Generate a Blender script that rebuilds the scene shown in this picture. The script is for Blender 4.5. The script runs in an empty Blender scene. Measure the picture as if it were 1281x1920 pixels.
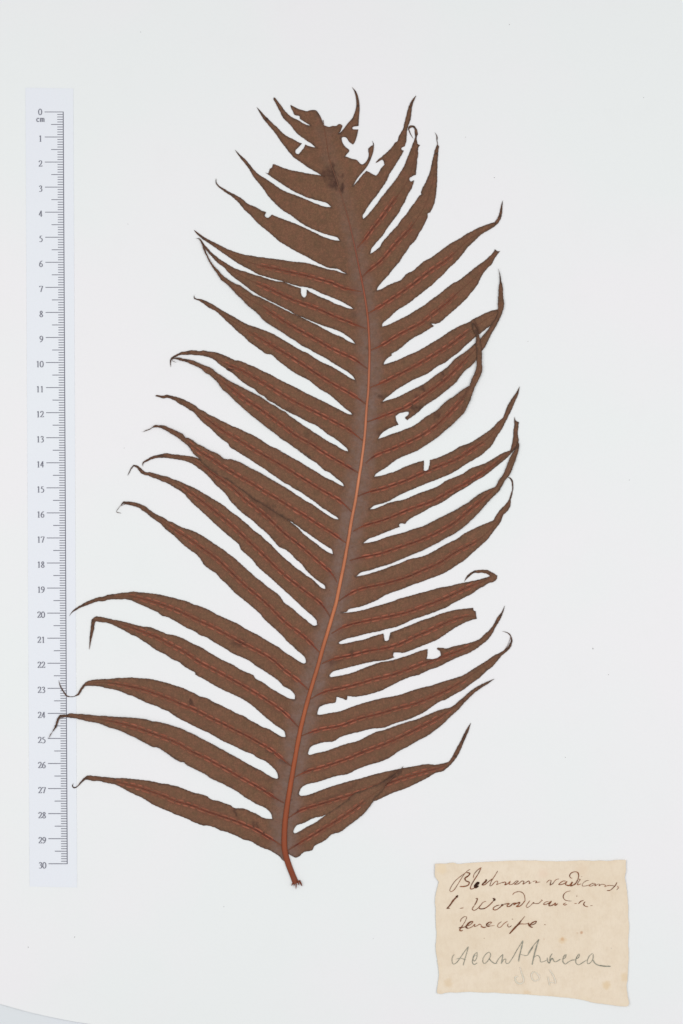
import bpy, math, random
import numpy as np
from mathutils import Vector, noise
from mathutils.geometry import delaunay_2d_cdt

# A pressed fern frond on a mounting sheet, seen by a copy-stand camera.
# Everything is in metres; the tables below give sheet positions in millimetres from the sheet's middle.
random.seed(7)
MM = 0.001
PX = 300 / 1409            # one survey step in mm (the printed 30 cm scale is 1409 steps long)
scene = bpy.context.scene
COL = scene.collection

# ---------------------------------------------------------------- camera, world, lamps, exposure
cam_d = bpy.data.cameras.new('copy_camera')
cam = bpy.data.objects.new('copy_camera', cam_d); COL.objects.link(cam)
cam.location = (0, 0, 1.2)
cam_d.sensor_fit = 'VERTICAL'; cam_d.sensor_height = 36.0
cam_d.lens = 36.0 * 1.2 / (1920 * PX * MM)
cam_d.clip_start = 0.05; cam_d.clip_end = 20
scene.camera = cam

world = bpy.data.worlds.new('World'); scene.world = world; world.use_nodes = True
bg = world.node_tree.nodes['Background']
bg.inputs[0].default_value = (0.985, 0.992, 1.0, 1); bg.inputs[1].default_value = 0.45

def area(name, loc, size, power):
    d = bpy.data.lights.new(name, 'AREA'); d.shape = 'RECTANGLE'; d.size = size[0]; d.size_y = size[1]
    d.energy = power; d.color = (1.0, 0.992, 0.985)
    o = bpy.data.objects.new(name, d); COL.objects.link(o); o.location = loc
    o.rotation_euler = (Vector((0, -0.01, 0)) - Vector(loc)).to_track_quat('-Z', 'Y').to_euler()
area('copy_lamp', (-0.5, -0.03, 0.8), (0.5, 0.8), 3.45)
area('copy_lamp', (0.5, -0.03, 0.8), (0.5, 0.8), 3.45)

scene.view_settings.view_transform = 'Standard'; scene.view_settings.look = 'None'
scene.view_settings.exposure = 0.0; scene.view_settings.gamma = 1.0
scene.render.engine = 'CYCLES'

LEAVES=[
{'n':'T0','z':0,'X':[[[-12.28,154.22],[-13.72,155.07],[-15.31,156.08],[-16.64,156.93]],[[-16.75,158.0],[-17.71,158.21]],[[-18.77,158.53],[-19.41,159.96],[-20.15,161.29],[-20.37,162.52]],[[-19.04,161.82],[-17.17,160.87],[-15.31,160.34],[-13.72,159.96],[-12.65,160.34],[-10.26,160.34],[-9.2,159.17],[-8.4,157.84],[-7.6,155.97],[-7.18,154.38]],[[-6.27,154.11],[-4.94,153.69],[-3.61,154.11],[-2.02,154.11],[-1.22,154.8],[-0.42,154.8],[0.38,154.11],[0.11,153.31],[-0.42,151.98]],[[-1.11,151.08]]]},
{'n':'L1','z':0,'S':[-12.28,154.22],'E':[-10.37,145.44],'U':[[[-13.98,154.54],[-16.11,155.65],[-17.97,156.77],[-19.57,157.41],[-21.43,158.9],[-23.29,161.03],[-24.62,162.89],[-25.69,164.22],[-26.48,165.28],[-27.01,165.49]]],'L':[[[-27.17,164.75],[-26.48,163.53],[-25.69,161.93],[-24.62,159.96],[-23.29,157.3],[-21.7,155.71],[-20.1,154.11],[-18.77,152.25],[-16.91,150.39],[-15.05,149.06],[-13.45,147.89],[-11.86,146.93]]]},
{'n':'L2','z':0,'S':[-10.37,145.44],'E':[-8.03,134.33],'U':[[[-12.39,145.87],[-14.52,146.67]],[[-14.78,145.76],[-15.85,144.27],[-16.91,143.05],[-17.71,142.84],[-18.4,143.47],[-18.24,144.38],[-16.91,145.87],[-15.85,147.09]],[[-17.71,147.89],[-19.83,149.06],[-21.96,150.12],[-24.09,151.83],[-25.69,153.58],[-27.55,155.18],[-29.41,157.04],[-31.0,158.63],[-32.33,160.12],[-33.88,161.67]]],'L':[[[-33.13,160.23],[-32.07,158.37],[-30.47,155.97],[-28.88,154.11],[-27.28,152.25],[-25.69,150.12],[-24.09,147.73],[-21.96,145.07],[-20.37,142.94],[-18.77,141.35],[-16.11,139.49],[-13.45,137.62],[-10.79,136.03],[-9.2,135.12]]]},
{'n':'L3','z':0,'S':[-8.03,134.33],'E':[-4.14,121.75],'U':[[[-10.26,134.65],[-13.45,135.12],[-16.64,135.76],[-19.83,136.4],[-22.49,137.09],[-25.15,138.16],[-27.28,138.95]],[[-27.65,137.62],[-28.61,136.93],[-28.98,135.76],[-29.41,135.12],[-30.47,135.55]]],'L':[[[-29.41,134.8]],[[-27.81,133.63],[-25.69,132.2],[-23.03,130.44],[-20.9,129.11],[-18.77,127.78],[-16.11,126.61],[-13.45,125.39],[-10.79,124.7],[-8.13,123.95],[-5.74,123.26]]]},
{'n':'L4','z':0,'S':[-4.14,121.75],'E':[-0.69,108.31],'U':[[[-6.01,121.77],[-8.66,122.46],[-11.86,123.79],[-15.05,125.12],[-18.24,126.45],[-21.43,127.52],[-24.62,129.11],[-27.28,130.98],[-29.94,132.84],[-32.6,134.43],[-34.73,136.29],[-36.85,138.95],[-38.45,140.82],[-40.31,142.41],[-41.38,143.47],[-42.6,144.64]]],'L':[[[-41.64,143.1],[-40.31,141.24],[-38.45,138.95],[-36.85,136.83],[-35.26,134.06],[-33.13,131.4],[-31.0,128.74],[-29.41,126.29],[-26.75,123.42],[-23.56,120.5],[-19.83,118.21],[-17.17,116.08],[-13.98,114.06],[-10.79,112.62],[-7.6,111.29],[-4.41,110.34],[-1.75,109.59]]]},
{'n':'L5','z':0,'S':[-0.69,108.31],'E':[1.97,95.1],'U':[[[-2.81,108.48],[-6.54,109.59],[-9.73,111.03],[-12.92,112.62],[-16.11,114.06],[-19.3,115.44],[-22.49,116.61],[-25.69,117.78],[-27.81,118.74]],[[-28.45,117.94],[-29.67,117.46],[-30.58,118.21],[-30.47,119.01],[-30.1,119.65]],[[-32.07,120.44],[-34.73,121.93],[-37.39,123.0],[-39.51,124.86],[-41.64,126.19],[-44.3,127.52],[-46.96,129.11],[-48.82,130.18],[-49.83,131.51],[-50.05,133.21]]],'L':[[[-50.26,131.77],[-49.83,130.55],[-48.56,129.27],[-46.43,127.68],[-43.77,125.92],[-41.11,123.53],[-38.98,120.87],[-36.32,118.48],[-34.2,116.08],[-31.54,113.69],[-28.88,111.56],[-26.75,109.7],[-24.62,107.84],[-22.49,106.57],[-18.24,104.07],[-14.52,102.21],[-10.79,100.08],[-7.6,98.48],[-4.94,97.42],[-1.22,96.89],[0.38,95.93]]]},
{'n':'L6','z':0,'S':[1.97,95.1],'E':[4.68,81.06],'U':[[[-0.15,95.56],[-2.28,96.41],[-4.94,96.78],[-8.13,97.69],[-10.79,98.59],[-13.45,99.28],[-16.11,99.66],[-19.83,99.97],[-23.03,100.51],[-26.75,101.04],[-29.94,101.41],[-33.13,101.84],[-36.32,102.37],[-38.98,102.74],[-41.11,103.38],[-43.24,104.07],[-45.37,104.87],[-48.02,106.2],[-50.68,107.53],[-53.34,108.86],[-56.0,110.45],[-57.6,111.52],[-58.93,112.58]]],'L':[[[-58.13,111.41],[-56.54,109.81],[-54.41,108.22],[-51.75,106.46],[-49.09,104.6],[-46.43,102.74],[-43.77,100.88],[-41.64,99.44],[-38.98,97.95],[-36.32,96.62],[-33.66,95.03],[-29.94,93.8],[-26.75,92.9],[-23.56,92.1],[-20.37,91.04],[-17.17,90.08],[-13.98,89.71],[-10.79,88.64],[-8.13,87.32],[-5.47,86.25],[-2.81,85.19],[-0.15,84.07],[2.51,82.53],[3.88,81.78]]],'M':[[[7.87,87.95],[3.08,88.8],[-0.11,89.34],[-2.81,91.3],[-8.13,92.63],[-13.45,94.23],[-18.77,95.29],[-24.09,96.62],[-29.41,97.69],[-34.2,98.75]],[[-42.71,102.21],[-50.68,106.73],[-58.82,112.47]]]},
{'n':'L7','z':0,'S':[4.68,81.06],'E':[5.53,67.1],'U':[[[2.55,81.36],[-0.11,82.37],[-2.28,83.06],[-5.47,84.66],[-8.13,85.72],[-10.79,86.89],[-12.92,88.11],[-13.88,88.8]],[[-13.88,87.32],[-14.41,85.72],[-15.05,85.61],[-15.85,86.52],[-16.27,88.11],[-16.22,89.34]],[[-18.24,89.87],[-20.9,90.93],[-23.03,91.84],[-25.69,92.1],[-28.88,92.9],[-32.07,93.96],[-35.26,94.87],[-38.45,95.93],[-41.64,96.89],[-44.3,98.22],[-46.43,99.55],[-48.56,100.88],[-51.22,103.01],[-53.34,105.13],[-54.94,107.0],[-56.0,108.59],[-57.07,109.34]]],'L':[[[-56.54,108.32],[-55.21,106.36],[-53.61,104.07],[-51.75,101.94],[-49.62,99.55],[-46.96,97.69],[-45.37,95.83],[-42.71,93.43],[-40.05,91.57],[-37.39,89.44],[-34.73,87.58],[-32.07,85.99],[-29.94,84.92],[-26.75,83.33],[-24.09,82.0],[-21.43,80.67],[-18.24,78.8],[-15.05,77.48],[-11.86,76.15],[-8.66,74.82],[-5.47,73.75],[-2.81,72.85],[-0.15,71.78],[2.02,70.4],[4.15,68.81]]],'M':[[[9.73,73.22],[5.21,74.82],[2.55,76.25],[-0.11,76.94],[-2.81,78.01],[-5.47,79.34],[-10.79,81.73],[-15.05,83.06],[-18.77,84.39],[-24.09,86.78],[-29.41,89.44],[-35.26,91.84]],[[-42.71,95.83],[-50.68,101.41],[-56.0,108.06]]]},
{'n':'L8','z':1.0,'S':[5.53,67.1],'E':[5.43,52.63],'U':[[[2.55,68.27],[-0.11,69.98],[-2.28,70.72],[-4.94,72.0],[-8.13,73.75],[-10.79,75.19],[-13.98,76.68],[-17.17,78.27],[-20.37,79.6],[-23.56,81.2],[-26.75,82.79],[-29.94,84.39],[-32.07,85.45],[-35.26,86.78],[-37.92,88.64],[-40.58,90.4],[-42.71,91.3],[-45.37,92.9],[-47.49,94.5],[-49.09,96.36],[-50.68,97.95],[-52.01,99.81],[-53.34,102.21],[-54.14,104.07],[-54.94,106.2],[-55.74,107.79],[-56.54,109.12],[-57.33,109.34],[-58.13,108.96]]],'L':[[[-57.33,109.12],[-56.54,108.48],[-55.74,106.89],[-55.21,104.87],[-54.14,102.74],[-53.08,100.35],[-51.48,97.69],[-49.62,95.03],[-48.02,92.63],[-45.9,91.04],[-43.77,88.91],[-41.64,86.52],[-39.51,84.66],[-37.92,82.79],[-35.26,80.67],[-33.13,78.8],[-31.0,76.41],[-28.34,74.55],[-26.22,73.22],[-23.56,71.62],[-20.9,69.76],[-18.24,68.17],[-16.11,66.57],[-12.92,64.98],[-9.73,63.11],[-6.54,61.52],[-3.35,59.39],[-0.15,57.53],[2.55,55.83],[4.68,54.02]]],'M':[[[10.27,57.26],[8.4,58.33],[6.81,59.92],[5.21,61.25],[1.49,62.69],[-0.11,63.38],[-4.94,65.77],[-10.79,69.23],[-16.11,72.16],[-21.43,75.08],[-26.75,78.54],[-32.07,82.26]],[[-37.39,85.19],[-45.37,91.04],[-51.75,98.48],[-56.0,107.53]]]},
{'n':'L9','z':0,'S':[5.43,52.63],'E':[4.25,38.89],'U':[[[3.08,53.7],[0.96,55.14],[-1.22,56.47],[-4.41,58.33],[-7.6,59.66],[-10.79,61.52],[-13.45,63.38],[-16.11,64.44],[-18.77,66.04],[-21.43,67.64],[-24.62,69.5],[-27.28,71.09],[-29.94,72.16],[-32.6,73.22],[-35.26,74.12],[-37.39,74.82],[-40.05,76.15],[-42.71,77.74],[-44.83,78.91],[-47.49,80.4],[-49.62,81.73],[-51.75,83.06],[-53.88,84.12],[-56.0,84.92],[-57.86,85.19],[-58.61,85.61],[-58.82,86.25],[-58.34,86.84]]],'L':[[[-58.98,86.09],[-58.77,84.97]],[[-57.07,84.39],[-54.94,83.06],[-52.81,81.46],[-50.15,80.13],[-48.02,78.27],[-45.9,76.15],[-43.77,74.28],[-41.64,72.16],[-38.98,70.03],[-36.85,67.9],[-34.2,66.04],[-32.07,64.44],[-29.94,63.11],[-27.86,62.76],[-25.67,60.69],[-22.48,58.3],[-19.28,55.9],[-16.09,54.11],[-12.9,52.51],[-10.51,50.52],[-8.11,48.72],[-5.32,47.21],[-2.53,44.93],[-0.14,42.74],[1.86,41.02],[3.65,39.75]]],'M':[[[10.16,42.74],[9.44,43.34],[7.44,44.73],[3.85,47.13],[-0.14,49.32],[-4.13,51.51],[-7.32,53.51],[-11.31,56.1],[-14.5,58.3],[-18.49,60.89],[-22.08,63.08],[-26.46,65.68],[-30.45,67.67],[-26.75,66.04],[-32.07,68.96],[-37.39,72.42]],[[-45.37,77.21],[-53.34,82.53],[-58.66,85.45]]]},
{'n':'L10','z':0,'S':[4.25,38.89],'E':[2.7,24.21],'U':[[[2.66,39.11],[0.66,40.07],[-1.73,41.34],[-4.13,42.54],[-6.52,43.85],[-8.91,44.93],[-11.31,46.13],[-13.7,47.21],[-16.09,48.52],[-18.49,49.84],[-20.88,50.92],[-23.27,52.11],[-25.27,53.11],[-27.26,54.31],[-29.66,55.5],[-32.05,56.5],[-34.44,57.9],[-36.84,58.69],[-38.43,59.49],[-40.73,60.37],[-42.72,60.69],[-45.11,61.81],[-47.11,62.68],[-49.1,63.4],[-51.5,63.96],[-53.09,64.08],[-55.09,64.48],[-56.68,64.2],[-58.68,64.56],[-60.67,64.48],[-62.27,64.08],[-63.86,63.88],[-65.46,63.08],[-67.05,62.28],[-67.85,61.69],[-68.33,60.89],[-68.45,59.89],[-68.33,58.69],[-68.05,57.78]]],'L':[[[-68.13,58.77],[-68.05,59.81],[-67.85,60.61],[-67.25,61.29],[-66.06,61.89],[-64.66,62.6],[-62.67,62.68],[-60.27,62.76],[-58.28,62.6],[-56.28,62.48],[-54.29,62.08],[-52.29,61.49],[-50.7,60.69],[-49.1,59.29],[-47.91,58.3],[-46.31,57.3],[-45.11,56.3],[-43.52,55.5],[-42.32,54.31],[-40.73,52.91],[-38.73,51.31],[-36.04,49.72],[-34.64,48.92],[-32.85,47.13],[-30.85,46.13],[-29.26,44.53],[-26.86,43.34],[-24.47,41.74],[-21.68,40.15],[-19.28,38.95],[-16.89,37.87],[-14.5,36.44],[-12.5,35.56],[-10.51,34.76],[-8.11,33.16],[-5.72,31.17],[-3.33,29.77],[-1.33,28.38],[0.66,26.7],[2.26,25.19]]],'M':[[[8.64,28.38],[6.65,29.77],[4.85,31.57],[2.66,33.16],[-0.54,34.76],[-4.52,36.95],[-9.71,39.55],[-14.1,41.74],[-18.09,43.74],[-22.48,46.13],[-26.07,48.32],[-30.45,51.12],[-34.44,53.31],[-38.43,55.9],[-41.12,57.1],[-44.32,58.3],[-47.91,59.69]],[[-53.09,62.88],[-61.07,63.68],[-66.26,62.28]]]},
{'n':'L11','z':1.0,'S':[2.7,24.21],'E':[1.02,10.19],'U':[[[1.46,24.47],[-0.54,25.51],[-2.53,26.78],[-4.92,27.98],[-6.92,29.18],[-9.31,30.77],[-11.31,31.97],[-12.9,33.16],[-14.9,34.36],[-16.89,35.76],[-18.89,37.15],[-20.88,38.55],[-22.48,39.95],[-24.47,40.94],[-26.46,42.34],[-28.46,43.34],[-30.45,44.73],[-32.45,46.13],[-34.84,47.33],[-36.84,48.32],[-38.43,49.12],[-39.53,49.72],[-41.52,50.72],[-43.92,51.91],[-45.91,53.11],[-47.91,54.51],[-49.7,55.5],[-51.5,57.1],[-53.09,57.9],[-55.09,58.69],[-57.08,59.49],[-58.68,60.29],[-61.07,60.89],[-63.46,61.29],[-65.06,61.69],[-66.26,61.57],[-67.25,61.37],[-67.85,61.01],[-67.25,60.29],[-65.78,59.65]]],'L':[[[-66.85,59.89],[-67.65,60.49],[-67.25,61.01],[-65.86,60.93],[-63.86,60.29],[-61.87,59.81],[-60.27,59.09],[-58.68,58.38],[-57.08,57.7],[-55.48,56.7],[-54.29,55.5],[-52.69,54.71],[-51.1,53.31],[-49.5,51.71],[-48.5,50.32],[-47.51,48.92],[-45.51,47.33],[-43.92,45.73],[-42.32,44.13],[-40.73,42.74],[-38.73,40.94],[-36.44,38.95],[-34.44,37.35],[-31.65,35.16],[-28.86,32.96],[-26.07,30.97],[-24.07,29.18],[-21.68,27.78],[-19.28,25.98],[-16.89,24.39],[-14.5,22.79],[-12.5,21.4],[-17.43,24.69],[-15.04,22.89],[-12.64,21.1],[-10.25,19.7],[-8.25,17.91],[-6.66,16.51],[-4.66,15.71],[-2.67,13.92],[-1.07,12.72],[0.52,11.4]]],'M':[[[7.45,15.21],[5.48,16.28],[0.92,19.1],[-3.07,21.3],[-7.06,23.69],[-10.65,26.08],[-10.51,26.38],[-14.5,28.38],[-18.09,30.37],[-22.48,33.76],[-26.07,36.36],[-30.45,39.55],[-33.64,41.94],[-38.43,44.73],[-43.12,48.72],[-46.31,51.12],[-49.1,53.11]],[[-53.09,56.3],[-58.68,59.09],[-65.06,61.29]]]},
{'n':'L12','z':0,'S':[1.02,10.19],'E':[-1.11,-2.94],'U':[[[-1.07,11.04],[-3.07,12.24],[-5.46,13.32],[-7.06,14.12],[-9.45,15.71],[-11.84,17.11],[-14.24,18.5],[-16.63,20.1],[-19.02,21.3],[-21.42,22.69],[-23.41,23.69],[-25.81,25.29],[-20.88,22.39],[-23.27,23.79],[-25.67,25.19],[-28.46,26.38],[-31.25,28.18],[-34.04,29.97],[-36.44,31.17],[-39.53,32.57],[-41.92,33.76],[-43.92,34.36],[-45.91,35.56],[-48.3,36.55],[-50.7,37.95],[-53.09,38.95],[-54.69,40.15],[-56.28,40.74],[-57.88,42.14],[-59.47,43.14],[-61.47,44.13],[-63.46,45.13],[-65.86,45.93],[-67.85,46.41],[-69.85,46.73],[-71.44,46.41],[-73.04,46.61],[-73.91,46.73],[-74.31,46.33]]],'L':[[[-73.83,46.09],[-72.44,45.73],[-71.44,45.33],[-69.45,45.53],[-67.85,45.05],[-66.26,44.33],[-64.66,43.14],[-62.67,42.14],[-60.67,40.74],[-58.68,39.55],[-57.68,38.35],[-56.28,36.75],[-54.69,35.16],[-52.69,33.76],[-50.7,31.77],[-49.1,30.17],[-47.11,28.58],[-45.11,27.18],[-44.55,25.88],[-42.16,24.49],[-39.37,22.69],[-36.58,20.98],[-33.39,18.82],[-30.59,17.11],[-28.2,15.31],[-25.41,13.52],[-23.01,11.72],[-20.62,10.53],[-18.63,9.13],[-16.63,8.13],[-14.64,6.74],[-12.24,5.14],[-10.25,3.74],[-7.86,1.75],[-5.46,0.35],[-3.87,-0.84],[-1.87,-2.04]]],'M':[[[3.91,0.15],[1.32,2.95],[-0.67,4.74],[-3.87,6.54],[-8.65,9.13],[-13.04,11.92],[-17.03,14.32],[-21.02,16.91],[-25.01,19.3],[-29.4,21.7],[-33.39,24.09],[-37.14,26.18],[-41.12,28.98],[-43.52,29.97],[-46.31,31.77],[-50.7,34.76],[-53.89,37.15],[-56.68,39.15]],[[-61.87,42.74],[-67.85,45.73],[-73.83,46.41]]]},
{'n':'L13','z':1.0,'S':[-1.11,-2.94],'E':[-3.41,-16.84],'U':[[[-2.67,-2.72],[-5.06,-1.52],[-7.46,0.15],[-9.85,1.75],[-11.84,3.27],[-13.84,4.14],[-15.83,5.54],[-18.23,6.94],[-20.62,8.73],[-23.01,10.13],[-25.41,11.52],[-27.8,12.92],[-30.19,14.32],[-32.59,15.71],[-34.98,16.91],[-37.37,18.11],[-39.77,19.5],[-42.16,20.5],[-44.55,21.1],[-45.52,21.06],[-47.12,21.42],[-48.31,22.49],[-49.91,23.49],[-51.9,24.29],[-53.9,25.29],[-55.48,26.3],[-57.48,27.18],[-59.07,28.38],[-61.07,29.57],[-62.27,29.77],[-63.46,31.17],[-65.06,31.97],[-66.65,32.77],[-68.65,33.56],[-69.85,34.16],[-71.84,34.64],[-73.04,34.56],[-74.43,34.76],[-75.23,34.16],[-76.23,33.36],[-77.82,32.77],[-79.5,31.81]]],'L':[[[-77.62,32.45],[-76.43,32.92],[-75.23,33.64],[-73.44,33.76],[-71.44,33.16],[-69.45,32.17],[-67.85,31.17],[-65.86,29.97],[-64.26,28.78],[-62.67,27.58],[-61.07,26.18],[-59.08,23.29],[-57.09,21.5],[-55.49,19.7],[-51.9,16.71],[-47.92,13.92],[-45.35,12.92],[-42.96,11.12],[-38.97,8.13],[-34.98,5.14],[-30.99,2.75],[-27.0,0.15],[-23.01,-2.24],[-19.42,-4.23]],[[-18.83,-4.83],[-17.43,-5.63],[-16.63,-6.35],[-15.43,-7.23],[-13.04,-8.82],[-10.25,-10.82],[-7.86,-12.41],[-5.46,-14.01],[-3.87,-15.0]]],'M':[[[2.52,-12.61],[0.52,-12.01],[-1.07,-10.02],[-3.07,-8.82],[-6.66,-6.63],[-11.05,-3.83],[-15.83,-0.64],[-19.82,1.55],[-24.61,4.74],[-31.79,8.73],[-35.78,11.52],[-40.17,13.72],[-44.55,16.51],[-47.12,17.71],[-51.9,21.5],[-56.69,23.89],[-58.68,25.78],[-61.87,28.38]],[[-65.86,31.57],[-70.64,33.76],[-75.03,34.24]]]},
{'n':'L14','z':0,'S':[-3.41,-16.84],'E':[-6.46,-30.72],'U':[[[-5.26,-16.12],[-7.46,-14.68],[-9.85,-12.81],[-12.24,-11.01],[-14.24,-9.5],[-15.83,-8.02],[-17.03,-6.63]],[[-23.01,-1.84],[-27.0,0.95],[-30.99,3.55],[-34.98,6.14],[-38.97,8.93],[-42.96,11.72],[-46.95,14.52],[-49.91,16.11],[-53.9,18.7],[-56.29,20.82],[-58.29,21.78],[-59.88,22.17],[-61.88,22.41],[-63.87,22.69],[-65.87,22.97],[-67.86,23.09],[-69.86,23.49],[-71.85,23.09],[-73.84,22.69],[-75.84,22.09],[-77.04,21.38],[-78.23,20.7],[-79.23,19.9],[-79.51,19.1],[-79.31,18.03]]],'L':[[[-79.27,18.82],[-78.83,19.58],[-77.43,20.22],[-75.84,21.02],[-73.84,21.5],[-71.45,21.62],[-69.06,21.5],[-66.66,21.1],[-64.67,20.82],[-62.68,20.42],[-60.68,19.7],[-58.69,18.7],[-57.09,17.39],[-55.1,16.11],[-53.5,14.52],[-51.9,12.92],[-50.31,10.93],[-48.71,9.53],[-46.72,7.73],[-45.35,5.94],[-44.16,4.14],[-42.16,2.15],[-39.77,-0.24],[-37.37,-2.04],[-34.98,-3.83],[-32.99,-5.83],[-30.99,-7.42],[-29.0,-9.22],[-27.0,-11.61],[-24.61,-14.1],[-22.22,-15.1],[-19.82,-17.09],[-18.23,-18.89],[-16.23,-20.48],[-14.24,-23.08],[-12.24,-25.07],[-10.25,-26.87],[-8.25,-28.26],[-6.66,-29.46]]],'M':[[[-1.87,-28.06],[-2.35,-26.47],[-4.07,-24.07],[-7.06,-21.68],[-11.84,-17.49],[-17.03,-12.9],[-19.42,-11.11],[-23.01,-8.52],[-28.2,-3.24],[-31.79,-0.24],[-35.38,2.55],[-38.57,4.94],[-42.56,8.93],[-46.15,11.72],[-49.51,13.92],[-54.7,18.11],[-59.08,20.7]],[[-63.87,21.9],[-69.86,22.49],[-75.84,21.5],[-78.83,20.1]]]},
{'n':'L15','z':0,'S':[-6.46,-30.72],'E':[-9.67,-45.0],'U':[[[-7.86,-30.34],[-9.85,-28.54],[-11.84,-26.67],[-13.84,-25.47],[-15.83,-23.87],[-18.23,-22.28],[-20.22,-20.48],[-22.22,-18.89],[-24.61,-16.69],[-26.6,-14.7],[-28.2,-12.9],[-30.19,-11.31],[-32.19,-9.31],[-34.98,-7.42],[-36.98,-5.43],[-39.37,-3.44],[-41.76,-1.44],[-44.16,0.15],[-46.95,2.55],[-49.11,3.94],[-51.51,5.34],[-53.5,6.54],[-55.49,7.73],[-57.89,9.13],[-59.88,10.13],[-61.88,10.93],[-63.87,11.92],[-65.87,12.72],[-67.86,13.32],[-69.86,14.32],[-71.05,14.32],[-73.05,14.99],[-75.04,15.51],[-76.64,15.91],[-78.23,15.91],[-79.23,16.71],[-80.63,17.91],[-81.82,18.66],[-83.02,18.82]],[[-84.02,17.63],[-84.69,16.31],[-85.41,14.44]]],'L':[[[-84.69,15.51],[-83.9,17.11],[-83.02,18.19]],[[-81.82,17.71],[-80.83,16.51],[-80.03,15.51],[-78.63,14.83],[-77.04,14.44],[-75.44,13.72],[-73.45,13.12],[-71.85,12.32],[-69.86,11.64],[-67.86,10.53],[-65.87,9.25],[-64.27,8.33],[-62.68,7.14],[-61.08,5.34],[-59.48,3.55],[-57.49,1.75],[-55.49,-0.04],[-53.5,-1.84],[-51.51,-3.83],[-49.51,-5.63],[-44.95,-9.62],[-42.96,-11.21],[-40.96,-13.01],[-40.17,-14.9],[-37.77,-17.09],[-35.38,-19.29],[-33.78,-21.48],[-31.39,-23.68],[-29.0,-25.67],[-26.6,-27.86],[-24.21,-30.06],[-22.22,-31.85],[-19.82,-34.05],[-17.43,-36.24],[-15.43,-38.24],[-13.04,-40.23],[-11.05,-42.02],[-9.93,-43.42],[-9.77,-44.74]]],'M':[[[-4.66,-41.63],[-5.46,-40.43],[-6.66,-38.04],[-8.65,-36.04],[-12.64,-33.05],[-17.03,-29.66],[-22.22,-25.67],[-27.0,-21.28],[-31.79,-16.49],[-35.38,-13.3],[-39.37,-9.51],[-42.16,-6.83],[-46.15,-3.24],[-49.51,-0.64],[-51.9,1.35],[-55.89,4.54],[-59.88,7.33],[-63.87,10.33]],[[-69.86,12.92],[-75.84,14.71],[-79.03,15.71],[-82.62,18.5]]]},
{'n':'L16','z':0,'S':[-9.67,-45.0],'E':[-14.22,-60.06],'U':[[[-10.17,-45.26],[-11.05,-45.38],[-12.64,-44.42],[-14.24,-43.02],[-15.83,-41.83],[-17.43,-40.43],[-19.42,-38.63],[-21.42,-37.24],[-23.01,-36.04],[-24.21,-34.05],[-25.81,-32.45],[-27.8,-31.05],[-29.8,-29.66],[-31.79,-27.86],[-33.78,-26.47],[-35.78,-24.67],[-37.77,-22.88],[-39.77,-21.08],[-41.76,-19.29],[-43.36,-17.89],[-45.35,-16.49],[-46.95,-15.1],[-49.11,-13.81],[-52.3,-11.61],[-54.7,-10.02],[-56.69,-8.82],[-59.08,-7.62],[-61.48,-6.83],[-63.87,-6.03],[-65.87,-5.03],[-67.46,-4.03],[-69.06,-3.64],[-70.65,-2.44],[-73.05,-1.36],[-75.04,-0.24],[-76.64,0.95],[-78.23,2.15],[-79.83,2.95],[-81.42,3.55],[-83.02,3.94],[-85.01,4.14],[-86.93,4.22]],[[-87.81,3.35],[-88.6,1.95],[-89.6,0.55],[-89.68,0.03],[-88.8,-0.2],[-87.81,-0.52]]],'L':[[[-89.0,-0.4],[-89.88,-0.04],[-89.72,0.55],[-89.0,1.67],[-88.01,2.63],[-87.09,3.27]],[[-86.21,3.15],[-84.22,2.63],[-82.22,2.15],[-80.63,1.55],[-79.43,0.55],[-77.83,-0.44],[-76.24,-1.84],[-74.64,-3.04],[-72.25,-4.63],[-70.65,-6.43],[-68.66,-8.02],[-66.66,-9.62],[-64.67,-11.61],[-62.68,-13.41],[-60.68,-15.0],[-58.29,-16.6],[-56.29,-18.79],[-54.67,-21.29],[-52.27,-23.09],[-49.88,-24.68],[-48.28,-26.68],[-45.89,-28.67],[-43.9,-30.87],[-41.9,-32.86],[-39.51,-34.66],[-37.12,-36.65],[-34.72,-38.64],[-32.73,-40.44],[-30.73,-42.83],[-28.34,-45.03],[-25.95,-47.22],[-23.55,-49.41],[-21.56,-51.81],[-19.56,-53.4],[-17.57,-55.4],[-15.57,-56.99],[-14.46,-58.39],[-14.18,-59.67]]],'M':[[[-7.66,-56.98],[-8.85,-56.19],[-11.05,-53.59],[-13.04,-51.4],[-17.03,-48.01],[-20.62,-45.62],[-24.21,-42.42],[-27.4,-39.03],[-31.79,-34.84],[-36.18,-31.25],[-40.17,-27.86],[-43.36,-24.67],[-46.95,-21.28],[-49.51,-18.79],[-53.1,-16.2],[-56.69,-13.81],[-60.28,-11.01],[-63.47,-9.02],[-66.66,-7.03],[-69.86,-4.83]],[[-75.84,-0.84],[-79.83,1.95],[-85.81,3.74],[-88.6,2.15]]]},
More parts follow.
